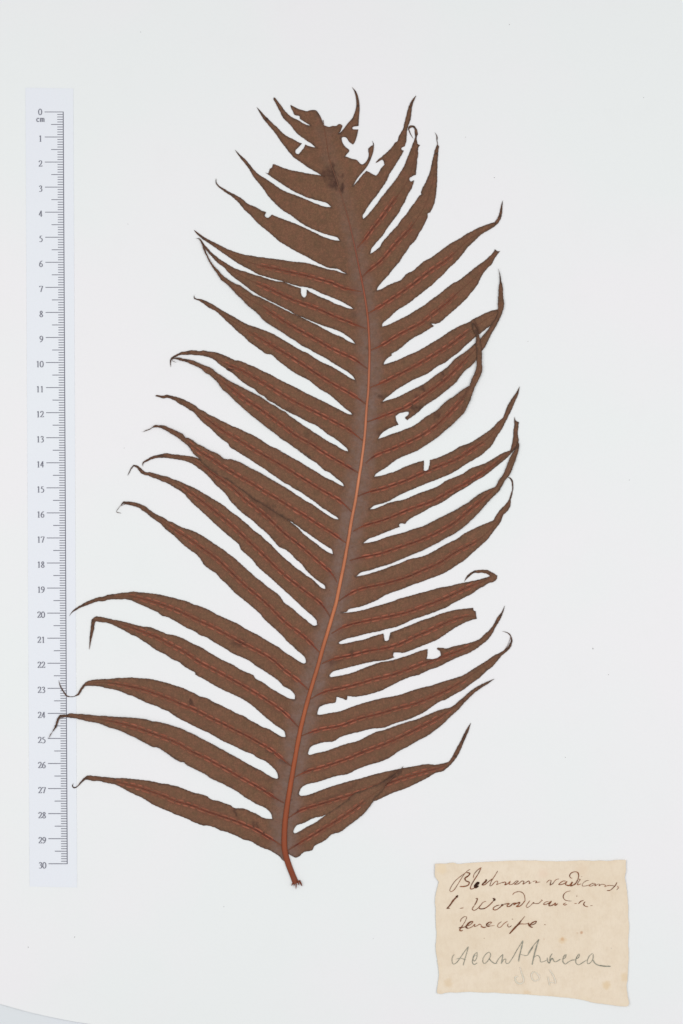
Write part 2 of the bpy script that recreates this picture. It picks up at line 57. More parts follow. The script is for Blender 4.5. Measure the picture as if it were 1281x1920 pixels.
{'n':'L17','z':0,'S':[-14.22,-60.06],'E':[-18.61,-74.74],'U':[[[-14.86,-60.46],[-15.97,-60.15],[-17.97,-58.99],[-19.96,-57.59],[-22.36,-56.2],[-24.75,-54.2],[-27.54,-52.61],[-30.33,-51.01],[-33.13,-49.22],[-35.52,-48.02],[-38.31,-46.62],[-40.71,-45.03],[-43.1,-43.83],[-45.49,-42.83],[-47.89,-41.72],[-50.28,-40.64],[-52.67,-39.24],[-55.46,-37.97],[-57.3,-37.35],[-59.16,-36.88],[-61.49,-35.72],[-64.28,-35.02],[-67.08,-34.23],[-69.87,-33.62],[-72.66,-32.93],[-75.45,-32.55],[-78.25,-32.23],[-81.04,-32.0],[-83.37,-31.76],[-85.23,-32.09],[-87.55,-32.23],[-90.35,-32.69],[-93.14,-33.02],[-95.0,-33.76],[-96.86,-33.95],[-99.19,-34.79],[-101.52,-35.72],[-103.84,-37.02],[-105.7,-38.14],[-107.1,-39.21],[-108.03,-40.37],[-108.68,-41.54]]],'L':[[[-107.57,-40.23],[-106.17,-39.3],[-103.84,-38.05],[-101.52,-37.21],[-99.19,-36.28],[-96.86,-35.63],[-94.77,-35.63],[-93.6,-35.16],[-91.28,-34.88],[-88.48,-34.88],[-86.16,-34.79],[-83.83,-35.35],[-81.5,-36.42],[-78.71,-37.58],[-75.92,-38.88],[-73.59,-39.91],[-71.73,-41.3],[-69.4,-42.0],[-66.61,-43.4],[-64.28,-44.79],[-61.49,-46.42],[-58.7,-47.59],[-56.37,-49.22],[-54.05,-49.91],[-51.21,-51.77],[-48.68,-53.2],[-46.29,-54.6],[-43.5,-56.4],[-40.31,-57.79],[-37.51,-58.99],[-35.92,-59.99],[-33.92,-61.58],[-31.53,-62.98],[-29.14,-64.57],[-26.74,-66.17],[-24.75,-67.76],[-23.03,-69.62],[-21.17,-70.55],[-19.54,-71.81],[-18.61,-73.11]]],'M':[[[-12.79,-71.48],[-13.49,-70.55],[-15.58,-68.69],[-19.3,-65.67],[-24.89,-61.48],[-25.15,-60.58],[-29.54,-57.59],[-33.92,-55.2],[-38.71,-52.81],[-42.7,-50.61],[-47.09,-48.22],[-51.08,-46.02],[-55.46,-44.03],[-59.63,-42.23],[-63.82,-39.91],[-67.54,-38.51],[-71.26,-37.12],[-75.45,-35.72],[-79.64,-34.56],[-82.9,-33.62],[-86.62,-33.48]],[[-92.21,-33.95],[-99.19,-35.49],[-105.24,-38.51]]]},
{'n':'L18','z':0,'S':[-18.61,-74.74],'E':[-22.33,-89.82],'U':[[[-20.7,-74.46],[-23.03,-73.35],[-25.82,-71.72],[-28.61,-70.09],[-31.4,-67.99],[-34.2,-66.6],[-35.12,-65.25],[-37.91,-63.97],[-40.71,-62.7],[-43.1,-61.1],[-45.09,-60.19],[-47.89,-58.87],[-50.68,-57.27],[-53.07,-55.92],[-55.46,-54.32],[-57.3,-53.4],[-59.63,-52.47],[-61.96,-51.08],[-64.28,-50.05],[-67.08,-49.12],[-69.4,-48.75],[-71.73,-47.82],[-74.06,-46.89],[-76.38,-45.96],[-79.18,-45.72],[-81.97,-45.12],[-84.76,-44.33],[-87.55,-43.63],[-90.35,-43.07],[-93.14,-42.47],[-95.47,-42.0],[-97.79,-41.54]],[[-98.96,-42.23],[-99.79,-43.17]],[[-99.98,-45.03],[-100.21,-47.35],[-100.49,-49.68],[-100.58,-52.01],[-100.72,-54.89]]],'L':[[[-100.31,-53.4],[-99.98,-51.54],[-99.37,-49.22],[-98.82,-46.89],[-98.54,-45.03],[-98.35,-43.54]],[[-96.86,-43.86],[-94.53,-44.1],[-92.67,-44.47],[-90.81,-45.26],[-88.48,-46.42],[-86.16,-47.59],[-83.83,-48.98],[-81.97,-49.68],[-79.18,-51.54],[-76.85,-52.94],[-74.52,-54.8],[-72.2,-55.96],[-69.87,-57.13],[-67.54,-58.76],[-64.75,-59.92],[-62.89,-61.55],[-60.56,-62.94],[-58.23,-64.34],[-58.4,-64.74],[-54.67,-66.83],[-52.58,-68.09],[-50.02,-69.62],[-47.69,-70.79],[-44.9,-72.09],[-42.11,-73.35],[-39.32,-74.74],[-36.52,-76.6],[-34.2,-78.47],[-31.87,-80.56],[-30.01,-82.19],[-27.68,-84.05],[-25.82,-85.45],[-23.96,-86.61],[-22.65,-87.91]]],'M':[[[-16.98,-86.14],[-17.91,-85.21],[-21.17,-81.49],[-23.49,-79.4],[-28.61,-75.91],[-33.27,-72.88],[-37.92,-70.09],[-42.57,-67.53],[-46.76,-65.2],[-53.28,-61.71],[-57.0,-59.85],[-61.96,-56.2],[-66.15,-54.1],[-70.33,-51.77],[-73.59,-49.91],[-78.25,-48.28],[-82.9,-46.42],[-87.55,-44.79]],[[-92.21,-43.63],[-97.79,-42.47],[-99.19,-43.86],[-99.65,-49.22],[-100.68,-54.8]]]},
{'n':'L19','z':0,'S':[-22.33,-89.82],'E':[-25.22,-106.11],'U':[[[-23.96,-89.63],[-26.75,-88.01],[-29.08,-86.61],[-31.87,-85.68],[-34.2,-84.28],[-36.52,-83.12],[-38.85,-81.49],[-41.64,-80.47],[-43.97,-79.16],[-46.3,-78.14],[-48.16,-77.07],[-50.95,-75.91],[-53.74,-74.28],[-56.54,-73.58],[-58.86,-72.28],[-61.19,-71.25],[-63.05,-70.32],[-65.35,-69.62],[-68.15,-68.69],[-70.47,-67.99],[-73.27,-67.3],[-76.06,-66.69],[-78.39,-66.46],[-81.18,-66.27],[-83.97,-66.04],[-86.76,-66.23],[-89.55,-66.23],[-92.35,-66.6],[-95.14,-66.69],[-97.47,-66.83],[-99.79,-67.06],[-101.66,-67.76],[-103.05,-68.92],[-104.21,-70.55],[-105.38,-72.42],[-106.77,-73.49],[-108.4,-73.58],[-109.57,-73.11],[-110.5,-71.95],[-111.66,-70.09],[-112.36,-68.69],[-112.87,-67.06]]],'L':[[[-112.68,-68.46],[-112.22,-69.95],[-111.29,-71.58],[-110.36,-72.97],[-109.43,-73.72],[-107.94,-73.9],[-106.31,-73.63],[-104.82,-73.02],[-103.42,-70.88],[-102.21,-69.48],[-100.72,-69.39],[-98.4,-69.48],[-96.07,-69.72],[-93.74,-70.32],[-90.49,-70.93],[-87.69,-71.81],[-85.37,-72.88],[-83.04,-73.58],[-80.71,-74.74],[-78.85,-75.67],[-76.52,-76.6],[-73.73,-77.53],[-71.4,-78.7],[-69.08,-79.63],[-66.75,-81.26],[-64.42,-82.65],[-61.19,-84.28],[-58.4,-85.68],[-55.6,-87.07],[-52.81,-88.24],[-50.02,-89.87],[-46.76,-91.73],[-43.97,-92.89],[-41.18,-94.29],[-38.38,-95.68],[-35.59,-96.62],[-33.27,-98.24],[-30.47,-99.41],[-28.15,-101.27],[-26.38,-102.99],[-25.54,-104.53],[-25.31,-105.78]]],'M':[[[-20.0,-101.5],[-20.7,-100.94],[-23.49,-98.71],[-27.68,-94.99],[-33.73,-91.73],[-37.92,-89.17],[-41.64,-87.54],[-46.76,-84.75],[-51.88,-82.42],[-57.0,-79.63],[-61.19,-77.77],[-63.98,-77.07],[-65.35,-75.91],[-69.54,-74.28],[-72.8,-73.11],[-76.99,-71.48],[-82.11,-70.09],[-86.76,-69.16],[-91.42,-68.23],[-94.21,-67.99]],[[-98.4,-67.99],[-102.59,-68.92],[-105.38,-72.88]]]},
{'n':'L20','z':1.0,'S':[-25.22,-106.11],'E':[-27.62,-122.5],'U':[[[-25.73,-106.44],[-27.68,-105.92],[-29.54,-104.85],[-31.87,-103.36],[-34.2,-102.2],[-36.52,-101.04],[-39.32,-99.41],[-41.64,-98.01],[-43.97,-96.85],[-46.3,-95.45],[-48.62,-94.29],[-50.95,-92.89],[-53.74,-91.5],[-56.07,-90.33],[-58.86,-88.7],[-61.65,-87.54],[-63.98,-86.38],[-66.29,-85.68],[-69.08,-84.75],[-72.8,-83.82],[-75.59,-83.44],[-78.39,-82.65],[-81.18,-82.28],[-83.97,-82.05],[-86.76,-81.86],[-89.09,-81.82],[-91.42,-81.63],[-94.21,-81.35],[-96.54,-81.35],[-98.86,-81.12],[-101.19,-80.79],[-103.52,-80.65],[-105.84,-80.56],[-108.17,-80.33],[-109.57,-80.79],[-110.96,-80.79],[-112.27,-80.93]],[[-113.06,-81.86],[-113.66,-82.89],[-113.99,-84.28],[-114.69,-86.14],[-115.38,-87.54],[-116.31,-88.94],[-117.01,-90.52]]],'L':[[[-116.27,-89.4],[-115.52,-88.1],[-114.69,-87.07],[-113.89,-86.14],[-113.2,-84.52],[-112.73,-83.12],[-112.13,-81.96]],[[-110.5,-81.86],[-108.64,-82.05],[-106.31,-82.33],[-103.98,-82.89],[-101.66,-83.44],[-99.33,-83.91],[-97.0,-84.28],[-94.67,-85.21],[-91.88,-86.24],[-89.55,-86.84],[-86.76,-88.01],[-84.44,-89.17],[-82.11,-90.1],[-79.78,-91.5],[-77.45,-92.66],[-75.59,-93.68],[-73.27,-94.06],[-70.94,-95.45],[-68.61,-97.08],[-66.29,-98.71],[-64.42,-99.73],[-63.03,-99.87],[-61.63,-101.04],[-59.33,-102.2],[-57.0,-103.36],[-54.67,-104.53],[-52.35,-106.16],[-49.55,-107.55],[-47.23,-108.48],[-45.83,-109.36],[-43.67,-110.44],[-41.08,-111.95],[-38.49,-113.9],[-35.89,-115.41],[-33.73,-116.71],[-31.57,-117.57],[-29.41,-118.87],[-28.03,-120.6]]],'M':[[[-22.93,-116.15],[-26.75,-114.07],[-31.87,-110.58],[-36.06,-108.25],[-41.18,-105.46],[-45.37,-102.9],[-49.09,-101.04],[-54.67,-97.78],[-59.33,-95.92],[-63.98,-92.89],[-66.29,-91.73],[-70.47,-90.1],[-75.13,-88.47],[-78.85,-87.07],[-82.11,-85.91],[-85.83,-84.98],[-89.09,-84.05],[-92.35,-83.35],[-96.07,-82.89]],[[-103.05,-81.72],[-110.03,-81.35],[-113.29,-82.89]]]},
{'n':'L21','z':0,'S':[-27.62,-122.5],'E':[-23.71,-138.79],'U':[[[-29.41,-122.46],[-31.57,-121.89],[-33.73,-120.6],[-35.89,-119.73],[-38.05,-118.65],[-40.21,-118.22],[-42.81,-118.13],[-44.54,-116.92],[-46.7,-116.28],[-48.86,-115.41],[-51.02,-114.98],[-52.31,-114.55],[-54.04,-113.25],[-56.2,-112.6],[-58.8,-112.08],[-61.39,-111.09],[-63.98,-110.1],[-65.75,-109.45],[-67.74,-109.05],[-69.74,-108.53],[-71.73,-108.37],[-74.12,-107.85],[-76.52,-107.33],[-78.51,-107.05],[-80.51,-106.85],[-82.9,-106.57],[-85.29,-106.37],[-87.29,-106.17],[-89.68,-106.25],[-91.68,-106.05],[-94.07,-105.78],[-96.06,-105.66],[-97.66,-105.38],[-99.25,-105.34],[-100.45,-105.14],[-101.65,-105.26]],[[-102.65,-106.05],[-103.84,-107.25],[-104.64,-108.25],[-105.44,-109.25],[-106.36,-109.76],[-107.03,-109.64],[-107.23,-109.05],[-106.91,-108.29]]],'L':[[[-107.51,-108.93],[-107.47,-109.72],[-106.83,-110.28],[-105.84,-110.04],[-104.84,-109.17],[-103.64,-108.05],[-102.37,-106.85]],[[-100.85,-106.93],[-99.25,-107.37],[-97.26,-107.33],[-95.66,-107.65],[-93.67,-108.13],[-91.28,-108.53],[-89.28,-109.25],[-86.89,-110.44],[-84.89,-111.64],[-82.1,-112.92],[-79.31,-114.23],[-77.32,-115.43],[-75.32,-116.75],[-72.93,-117.82],[-70.53,-118.9],[-68.14,-119.82],[-66.54,-120.61],[-61.39,-122.54],[-59.23,-123.75],[-57.5,-124.36],[-55.34,-125.14],[-53.61,-125.14],[-50.59,-126.0],[-48.42,-127.08],[-45.83,-127.73],[-43.67,-128.59],[-41.51,-129.46],[-39.35,-130.67],[-36.32,-131.4],[-33.73,-132.91],[-31.14,-134.21],[-28.55,-135.07],[-26.39,-136.37],[-24.66,-137.58]]],'M':[[[-23.79,-133.35],[-25.09,-132.05],[-28.55,-130.32],[-31.14,-128.81],[-33.73,-126.86],[-37.19,-125.57],[-41.94,-123.41],[-46.7,-121.89],[-51.02,-120.38],[-55.34,-119.09],[-58.8,-117.36],[-63.98,-116.06],[-67.74,-115.03],[-70.13,-113.43],[-73.72,-112.44],[-77.32,-111.04],[-80.91,-109.84],[-84.89,-108.85],[-88.48,-108.05],[-90.88,-107.25]],[[-95.66,-106.45],[-100.85,-105.97]]]},
{'n':'R0','z':0,'S':[-1.11,151.08],'E':[0.01,149.06],'U':[[[-0.11,151.83],[0.96,153.05],[2.55,155.18],[4.41,157.3],[4.95,158.63],[5.37,159.7],[5.85,161.82],[5.9,163.95],[5.48,166.61],[4.95,168.21],[4.15,169.64]]],'L':[[[5.74,167.94],[6.54,166.08],[7.07,163.42],[7.23,160.76],[6.97,157.57],[6.81,154.11]],[[4.41,153.58],[4.41,152.89],[6.7,152.68]],[[6.17,150.12],[5.21,147.46],[4.57,146.67]],[[3.08,147.73],[2.02,149.33],[0.96,149.7],[0.32,149.59]]]},
{'n':'R1','z':0,'S':[0.01,149.06],'E':[4.62,130.09],'U':[[[0.38,147.46],[1.44,145.87],[3.14,144.27],[1.97,142.68],[1.44,141.88]],[[1.76,141.88],[4.15,140.97],[6.01,140.55],[7.07,139.49],[7.87,138.79],[8.67,138.79]],[[9.73,139.75],[10.53,141.08],[10.9,142.68],[10.69,144.01],[10.69,145.07]],[[11.86,146.13],[12.5,146.4],[12.55,147.2],[12.13,148.26]]],'L':[[[12.87,147.04],[12.92,145.87],[12.66,143.74],[12.13,142.14],[11.33,140.02],[10.0,137.62],[8.4,135.66],[6.28,133.1]]]},
{'n':'R2','z':0,'S':[4.62,130.09],'E':[8.7,116.91],'U':[[[6.28,131.93],[7.87,133.95],[9.2,135.39],[10.0,136.19]],[[11.33,135.5],[12.66,134.7],[13.72,134.27]],[[14.52,134.96],[15.58,136.83],[17.18,138.69]],[[16.81,140.02],[16.28,140.66]],[[15.05,140.02],[13.62,139.22]],[[14.25,140.28],[15.85,141.61],[17.98,143.47],[20.11,145.6],[21.44,147.46],[22.5,148.1]],[[22.76,149.59],[23.56,151.19],[24.63,153.05],[25.16,155.44],[25.69,157.57],[26.22,159.7],[26.75,161.56],[27.55,163.42],[28.62,165.02],[29.84,166.29]]],'L':[[[29.15,164.59],[28.46,162.89],[28.08,161.03],[27.87,159.17],[27.61,157.04],[27.13,155.44],[26.75,154.38]],[[26.38,153.31],[26.06,151.19],[25.96,149.06],[25.58,146.93],[25.16,145.87]],[[23.94,145.34],[24.09,144.54],[24.89,144.17]],[[24.36,143.21],[23.3,141.35],[21.97,139.22],[20.64,137.09],[19.04,134.7],[18.08,132.3],[16.91,130.44],[15.58,128.58],[14.15,126.45],[12.39,124.33],[10.8,122.2],[9.36,119.81],[8.4,118.21]]]},
{'n':'R3','z':0,'S':[8.7,116.91],'E':[11.52,103.06],'U':[[[10.53,118.64],[12.13,120.6],[13.99,122.73],[15.32,124.86],[16.91,126.72],[18.51,128.85],[20.11,130.71],[21.7,132.84],[23.3,135.23],[24.89,137.89],[25.96,140.55],[27.02,143.21],[28.08,145.87],[28.88,148.0],[29.41,149.86],[29.15,151.08]],[[29.2,152.25],[28.88,153.31],[27.82,153.42],[27.13,152.89],[27.55,151.29],[28.67,148.95]]],'L':[[[27.66,150.39],[26.75,152.25],[26.65,153.58],[27.55,154.27],[28.88,154.27],[29.79,153.21],[30.37,151.72],[30.37,150.66],[30.0,149.59],[30.11,148.0],[30.37,147.04],[31.38,146.4]],[[30.64,145.34],[30.58,142.68],[30.21,140.55],[30.05,138.42],[29.79,136.29],[29.68,134.59]],[[28.62,134.17],[27.13,133.21],[27.13,132.46],[27.82,131.93],[29.04,132.46]],[[28.62,130.98],[27.82,128.85],[26.49,126.72],[25.42,124.06],[24.09,121.93],[22.76,119.27],[21.17,117.15],[19.57,115.02],[17.98,112.89],[16.38,110.23],[15.32,109.12],[13.46,107.0],[11.86,104.87]]],'M':[[[6.28,105.4],[9.47,108.9],[12.13,112.89],[15.32,116.61],[17.98,120.34],[20.64,124.06],[22.76,126.72]],[[27.02,133.1],[29.68,143.21]]]},
{'n':'R4','z':0,'S':[11.52,103.06],'E':[14.14,88.41],'U':[[[13.19,104.07],[15.32,105.93],[16.38,107.79],[17.98,109.65],[20.11,112.05],[22.23,114.22],[23.83,116.61],[25.96,119.01],[27.55,121.4],[29.41,123.79],[30.85,126.08]],[[31.81,126.83],[31.7,127.52]],[[32.34,129.38],[33.4,131.24],[34.47,133.63],[35.26,135.76],[35.8,137.89],[36.33,140.55],[36.86,142.68],[37.13,144.27],[37.76,145.6]],[[38.19,146.93],[37.92,148.53],[37.82,150.12],[37.23,151.56]]],'L':[[[38.3,149.86],[38.3,148.0],[38.51,146.4]],[[38.83,146.13],[38.62,143.74],[38.4,140.55],[38.3,137.89],[38.19,135.23],[38.19,132.04],[37.92,128.85],[37.66,126.19],[37.13,123.53],[36.33,121.4],[35.42,119.54]],[[34.47,119.27],[34.36,117.68],[33.4,115.55],[32.34,113.42],[30.74,110.76],[29.41,108.37],[27.45,106.36],[25.96,104.07],[24.36,101.94],[23.3,100.08],[21.7,98.22],[20.11,96.36],[18.51,94.23],[16.91,92.63],[15.32,90.77],[14.36,89.44]]],'M':[[[7.87,93.17],[10.53,96.36],[15.32,99.55],[17.98,102.74],[21.17,106.46],[24.89,110.72],[26.49,111.83],[29.15,115.55]],[[33.93,123.53],[36.59,132.57],[37.92,142.68]]]},
{'n':'R5','z':0,'S':[14.14,88.41],'E':[16.2,74.01],'U':[[[16.38,89.18],[18.51,90.51],[21.17,91.57],[23.83,92.74],[25.96,95.03],[28.62,96.36],[30.74,98.22],[32.87,100.08],[35.53,101.41],[38.19,103.27],[41.38,105.67],[44.04,107.53],[46.7,108.86],[49.89,110.98],[52.02,112.09],[55.21,113.69],[58.93,115.02],[61.59,116.08],[62.66,117.94],[63.19,120.07],[63.72,122.46],[64.36,124.43]]],'L':[[[64.25,121.93],[64.09,119.27],[63.61,117.15],[62.66,115.55],[61.06,113.95],[58.93,112.62],[55.74,110.72],[53.08,108.17],[50.42,105.67],[47.76,102.21],[45.64,99.81],[42.98,97.42],[40.32,94.5],[38.19,92.63],[36.06,90.51],[33.93,88.91],[31.28,86.78],[29.15,85.19],[26.49,83.06],[23.3,81.2],[21.17,79.6],[19.57,78.01],[17.98,76.68],[16.38,75.19]]],'M':[[[9.73,78.8],[13.72,80.93],[16.91,83.06],[21.17,85.72],[25.42,88.64],[29.68,91.84],[34.47,95.56],[38.72,98.48],[42.45,100.88],[46.17,104.34]],[[50.42,108.59],[61.06,115.02],[63.72,120.34]]]},
{'n':'R6','z':0,'S':[16.2,74.01],'E':[16.83,58.83],'U':[[[18.51,74.66],[21.17,75.88],[23.83,77.21],[26.49,78.54],[28.62,79.87],[30.74,81.2],[33.4,82.79],[36.06,84.92],[38.72,86.78],[41.38,88.91],[44.04,91.04],[46.7,92.37],[48.83,93.96],[51.49,96.09],[54.15,98.22],[56.81,100.08],[58.93,101.94],[60.53,103.54],[61.22,104.87]],[[62.39,104.07],[63.3,104.18]]],'L':[[[62.23,102.74],[61.06,101.14],[60.0,99.02],[57.87,96.89],[56.27,94.76],[55.21,92.63],[54.15,90.51],[52.02,87.85],[49.89,85.19],[47.76,83.06],[45.64,81.2],[43.51,79.34],[41.38,77.48],[39.25,75.61]],[[37.39,75.08],[35.8,75.19],[36.97,74.28]],[[34.47,72.69],[31.81,71.09],[29.15,69.76],[26.49,67.9],[24.36,66.04],[22.23,64.44],[19.84,63.11]],[[20.11,62.58],[18.51,61.52],[17.18,60.08]]],'M':[[[11.33,64.44],[14.79,65.77],[19.04,68.43],[23.3,71.09],[27.55,73.22],[31.81,75.35],[36.06,78.8],[40.32,82.0],[44.04,85.19],[47.76,88.91]],[[54.15,94.23],[61.06,102.74]]]},
{'n':'R7','z':0,'S':[16.83,58.83],'E':[16.28,43.94],'U':[[[18.51,59.34],[21.17,60.19],[23.83,61.25],[26.49,62.58],[29.15,63.65],[31.81,64.98],[34.47,66.57],[37.13,68.17],[39.79,69.76],[42.45,71.62],[45.1,73.22],[47.76,74.55],[50.42,75.61],[52.55,76.94],[54.68,78.01],[57.34,79.34],[60.0,80.4],[62.66,80.93]]],'L':[[[63.72,80.4],[62.66,78.8],[60.26,75.08],[57.87,73.22],[54.94,70.83],[53.35,69.76],[50.96,67.64],[48.83,65.77],[46.7,63.65],[44.04,61.78],[41.38,59.66],[38.19,58.06],[35.0,55.67],[31.81,54.07],[28.62,52.74],[25.42,50.88],[22.23,49.02],[19.57,46.89],[17.18,45.03]]],'M':[[[11.17,49.55],[15.85,51.41],[21.17,54.07],[26.49,56.73],[31.81,59.66],[37.13,62.85],[42.45,66.04],[47.76,70.03],[51.49,72.69]],[[55.74,75.61],[62.13,79.87]]]},
{'n':'R8','z':1.0,'S':[16.28,43.94],'E':[14.65,29.17],'U':[[[18.51,44.73],[20.64,45.26],[22.77,46.06],[25.43,47.39],[28.62,48.99],[31.81,50.58],[34.47,52.18],[37.13,54.31],[40.32,56.43],[42.98,58.56],[45.11,60.95],[47.77,62.82],[50.43,64.68],[52.55,66.65],[54.15,68.06],[55.48,69.23],[57.87,72.16],[60.26,75.35],[61.86,77.74],[62.39,79.87],[62.39,83.06],[62.55,86.25],[62.76,89.44],[63.08,92.1],[62.92,95.29],[62.5,97.37]]],'L':[[[63.19,95.29],[63.72,92.63],[64.36,89.44],[64.52,86.25],[64.89,82.53],[64.25,79.87],[63.19,77.21],[61.59,74.02],[60.0,71.36],[58.4,68.17],[57.07,65.51],[55.74,63.91],[53.61,60.45],[51.49,58.06],[49.36,56.47],[47.23,53.81],[45.64,51.68],[43.51,49.82],[40.85,47.69],[38.19,45.56],[36.07,44.2],[32.87,42.07],[30.75,39.94],[28.62,38.35],[26.23,36.65]],[[25.43,37.55],[26.76,38.88]],[[26.76,39.94],[24.9,39.84],[22.77,39.15],[21.6,38.35]],[[21.81,36.75],[22.77,34.89]],[[20.11,33.83],[17.98,32.76],[15.85,31.17]]],'M':[[[10.27,35.96],[14.79,37.55],[20.11,39.68],[25.43,41.54],[27.56,43.14],[31.81,45.8],[37.13,49.52],[41.38,52.71],[44.58,55.9],[47.77,59.09],[52.02,63.35]],[[55.21,67.07],[60.53,74.55],[63.45,80.93],[63.19,91.57]]]},
{'n':'R9','z':2.0,'S':[14.65,29.17],'E':[13.12,14.12],'U':[[[17.45,30.1],[20.11,31.17],[22.77,31.97],[25.43,33.03],[28.09,34.09],[30.75,35.69],[33.41,37.82],[36.07,39.41],[38.19,40.74],[40.32,42.87],[42.45,44.73],[45.11,46.33],[47.77,48.45],[49.89,49.78],[51.22,50.58]],[[51.76,52.71],[52.82,54.84],[53.62,56.97],[53.94,59.62],[53.88,62.28],[53.88,64.94],[53.51,67.6],[53.72,70.29],[53.08,71.62],[52.29,73.49],[51.91,75.61]]],'L':[[[53.08,74.82],[54.15,72.69],[54.94,70.29],[55.58,67.64],[56.01,63.38],[56.01,59.66],[56.17,56.47],[55.48,54.34],[54.15,51.68],[53.35,50.05],[52.29,47.39],[51.49,44.73],[50.16,42.07],[49.1,39.68]],[[47.77,38.35],[45.64,36.22],[44.04,34.63],[41.38,32.5],[38.72,30.1],[36.07,28.24],[32.87,26.12],[29.68,24.25],[26.49,22.92],[23.3,21.59],[20.64,20.0],[17.98,17.87],[15.32,16.28],[13.62,15.05]]],'M':[[[9.74,19.47],[11.6,21.59],[14.79,23.19],[20.11,25.05],[25.43,27.45],[31.81,30.37],[35.0,32.5],[38.72,35.16],[42.45,38.88],[45.64,42.07],[49.36,46.33]],[[52.55,51.11],[54.95,57.5],[54.68,64.94]]]},
{'n':'R10','z':0,'S':[13.12,14.12],'E':[11.25,1.12],'U':[[[15.85,14.52],[19.04,15.48],[22.24,16.54],[24.9,17.87],[27.56,18.93],[30.75,20.0],[32.87,20.53]],[[32.93,18.67],[32.87,16.65],[33.41,16.38],[34.47,16.81],[35.11,18.67],[35.27,20.69]],[[38.19,21.59],[41.38,22.92],[44.58,24.52],[47.77,26.38],[50.96,27.45],[54.15,29.31],[57.34,31.43],[60.0,33.3],[62.13,35.69],[64.52,37.82],[65.32,39.94],[66.38,42.6],[67.98,45.26],[69.57,47.39],[71.17,50.26]]],'L':[[[70.48,46.86],[69.31,44.2],[67.98,41.01],[66.38,37.82],[65.32,35.69],[63.99,33.03],[62.13,30.37],[60.0,26.65],[57.87,24.52],[55.75,22.66],[53.09,21.06],[49.89,19.2],[46.7,17.07],[43.51,15.21],[40.32,13.88],[37.13,12.55],[33.54,11.24],[29.58,9.54],[26.19,8.13],[22.8,6.6],[19.41,4.57],[16.02,3.33],[13.19,2.59]]],'M':[[[6.28,6.17],[10.53,8.03],[15.85,9.09],[21.17,10.96],[26.49,12.82],[31.81,15.48],[36.07,17.07],[41.38,19.2],[46.7,21.33],[52.02,25.05],[57.87,28.77]],[[62.66,34.09],[67.45,42.6]]]},
{'n':'R11','z':0,'S':[11.25,1.12],'E':[8.59,-12.47],'U':[[[13.19,1.29],[15.45,2.2],[18.85,3.61],[21.67,4.34],[25.06,5.02],[28.45,6.44],[31.84,7.85],[35.23,8.98],[39.19,10.67],[41.45,12.37],[44.84,13.78],[48.23,15.19],[51.62,17.46],[55.01,18.59],[58.4,20.0],[61.23,21.69],[64.06,23.39],[67.45,24.69]],[[68.12,27.63],[68.58,30.45],[68.58,32.15],[68.97,34.69],[68.92,36.39],[69.08,38.08]]],'L':[[[69.42,36.67],[70.84,35.82]],[[70.55,33.84],[70.38,31.02],[70.72,28.76],[70.38,27.06]],[[69.14,25.08],[67.45,23.11],[65.19,20.85],[62.36,18.59],[59.53,16.32],[56.71,14.06],[53.88,12.65],[51.06,10.67],[48.23,8.98],[44.84,7.0],[42.02,5.02],[39.19,3.33],[35.8,1.91],[32.41,-0.06],[29.02,-1.76],[26.76,-3.17],[25.34,-4.87]],[[23.93,-4.47],[22.97,-5.15],[23.25,-6.0]],[[22.24,-6.28],[19.41,-7.41],[16.58,-8.54],[13.76,-9.67],[10.93,-10.69]]],'M':[[[4.72,-7.69],[8.67,-5.43],[14.32,-4.02],[19.98,-2.04],[25.63,0.5],[31.28,2.48],[36.93,4.46],[42.58,7.85],[48.23,10.67],[53.88,14.06],[59.53,17.74],[64.62,21.98]],[[68.01,24.8],[69.42,29.89],[69.71,34.41]]]},
{'n':'R12','z':1.0,'S':[8.59,-12.47],'E':[5.96,-25.73],'U':[[[10.93,-12.21],[14.32,-11.37],[17.71,-10.12],[21.11,-9.11],[25.06,-8.09],[28.45,-6.85],[32.41,-5.72],[35.8,-4.02],[39.19,-2.32],[42.58,-0.63],[45.41,0.78],[48.23,2.48],[51.06,4.17],[53.88,6.44],[56.71,8.13],[60.95,9.83]],[[61.79,10.67],[62.93,12.93],[64.62,15.19],[65.75,18.02],[66.88,20.85],[68.29,23.67],[69.71,25.93],[70.38,27.91]]],'L':[[[70.84,27.34],[70.72,24.8],[69.88,21.98],[68.69,18.59],[67.28,15.19],[65.58,12.93],[64.17,10.67],[62.93,8.41],[61.23,6.72],[58.97,4.46],[56.71,1.91],[55.01,-0.06],[52.75,-2.32],[50.49,-4.58],[47.67,-6.85],[44.84,-8.82],[41.45,-10.52],[38.62,-12.21],[35.8,-13.63],[32.41,-15.32],[29.02,-16.73],[25.63,-18.15],[22.24,-19.56],[18.85,-20.97],[14.89,-22.1],[10.93,-23.4],[7.54,-24.25]]],'M':[[[3.3,-19.39],[8.67,-17.87],[14.32,-17.02],[21.11,-14.76],[27.89,-12.5],[34.67,-9.95],[40.32,-7.13],[45.97,-3.74],[49.36,-0.63],[55.01,3.89],[60.1,8.41]],[[65.19,14.63],[69.14,22.54]]]},
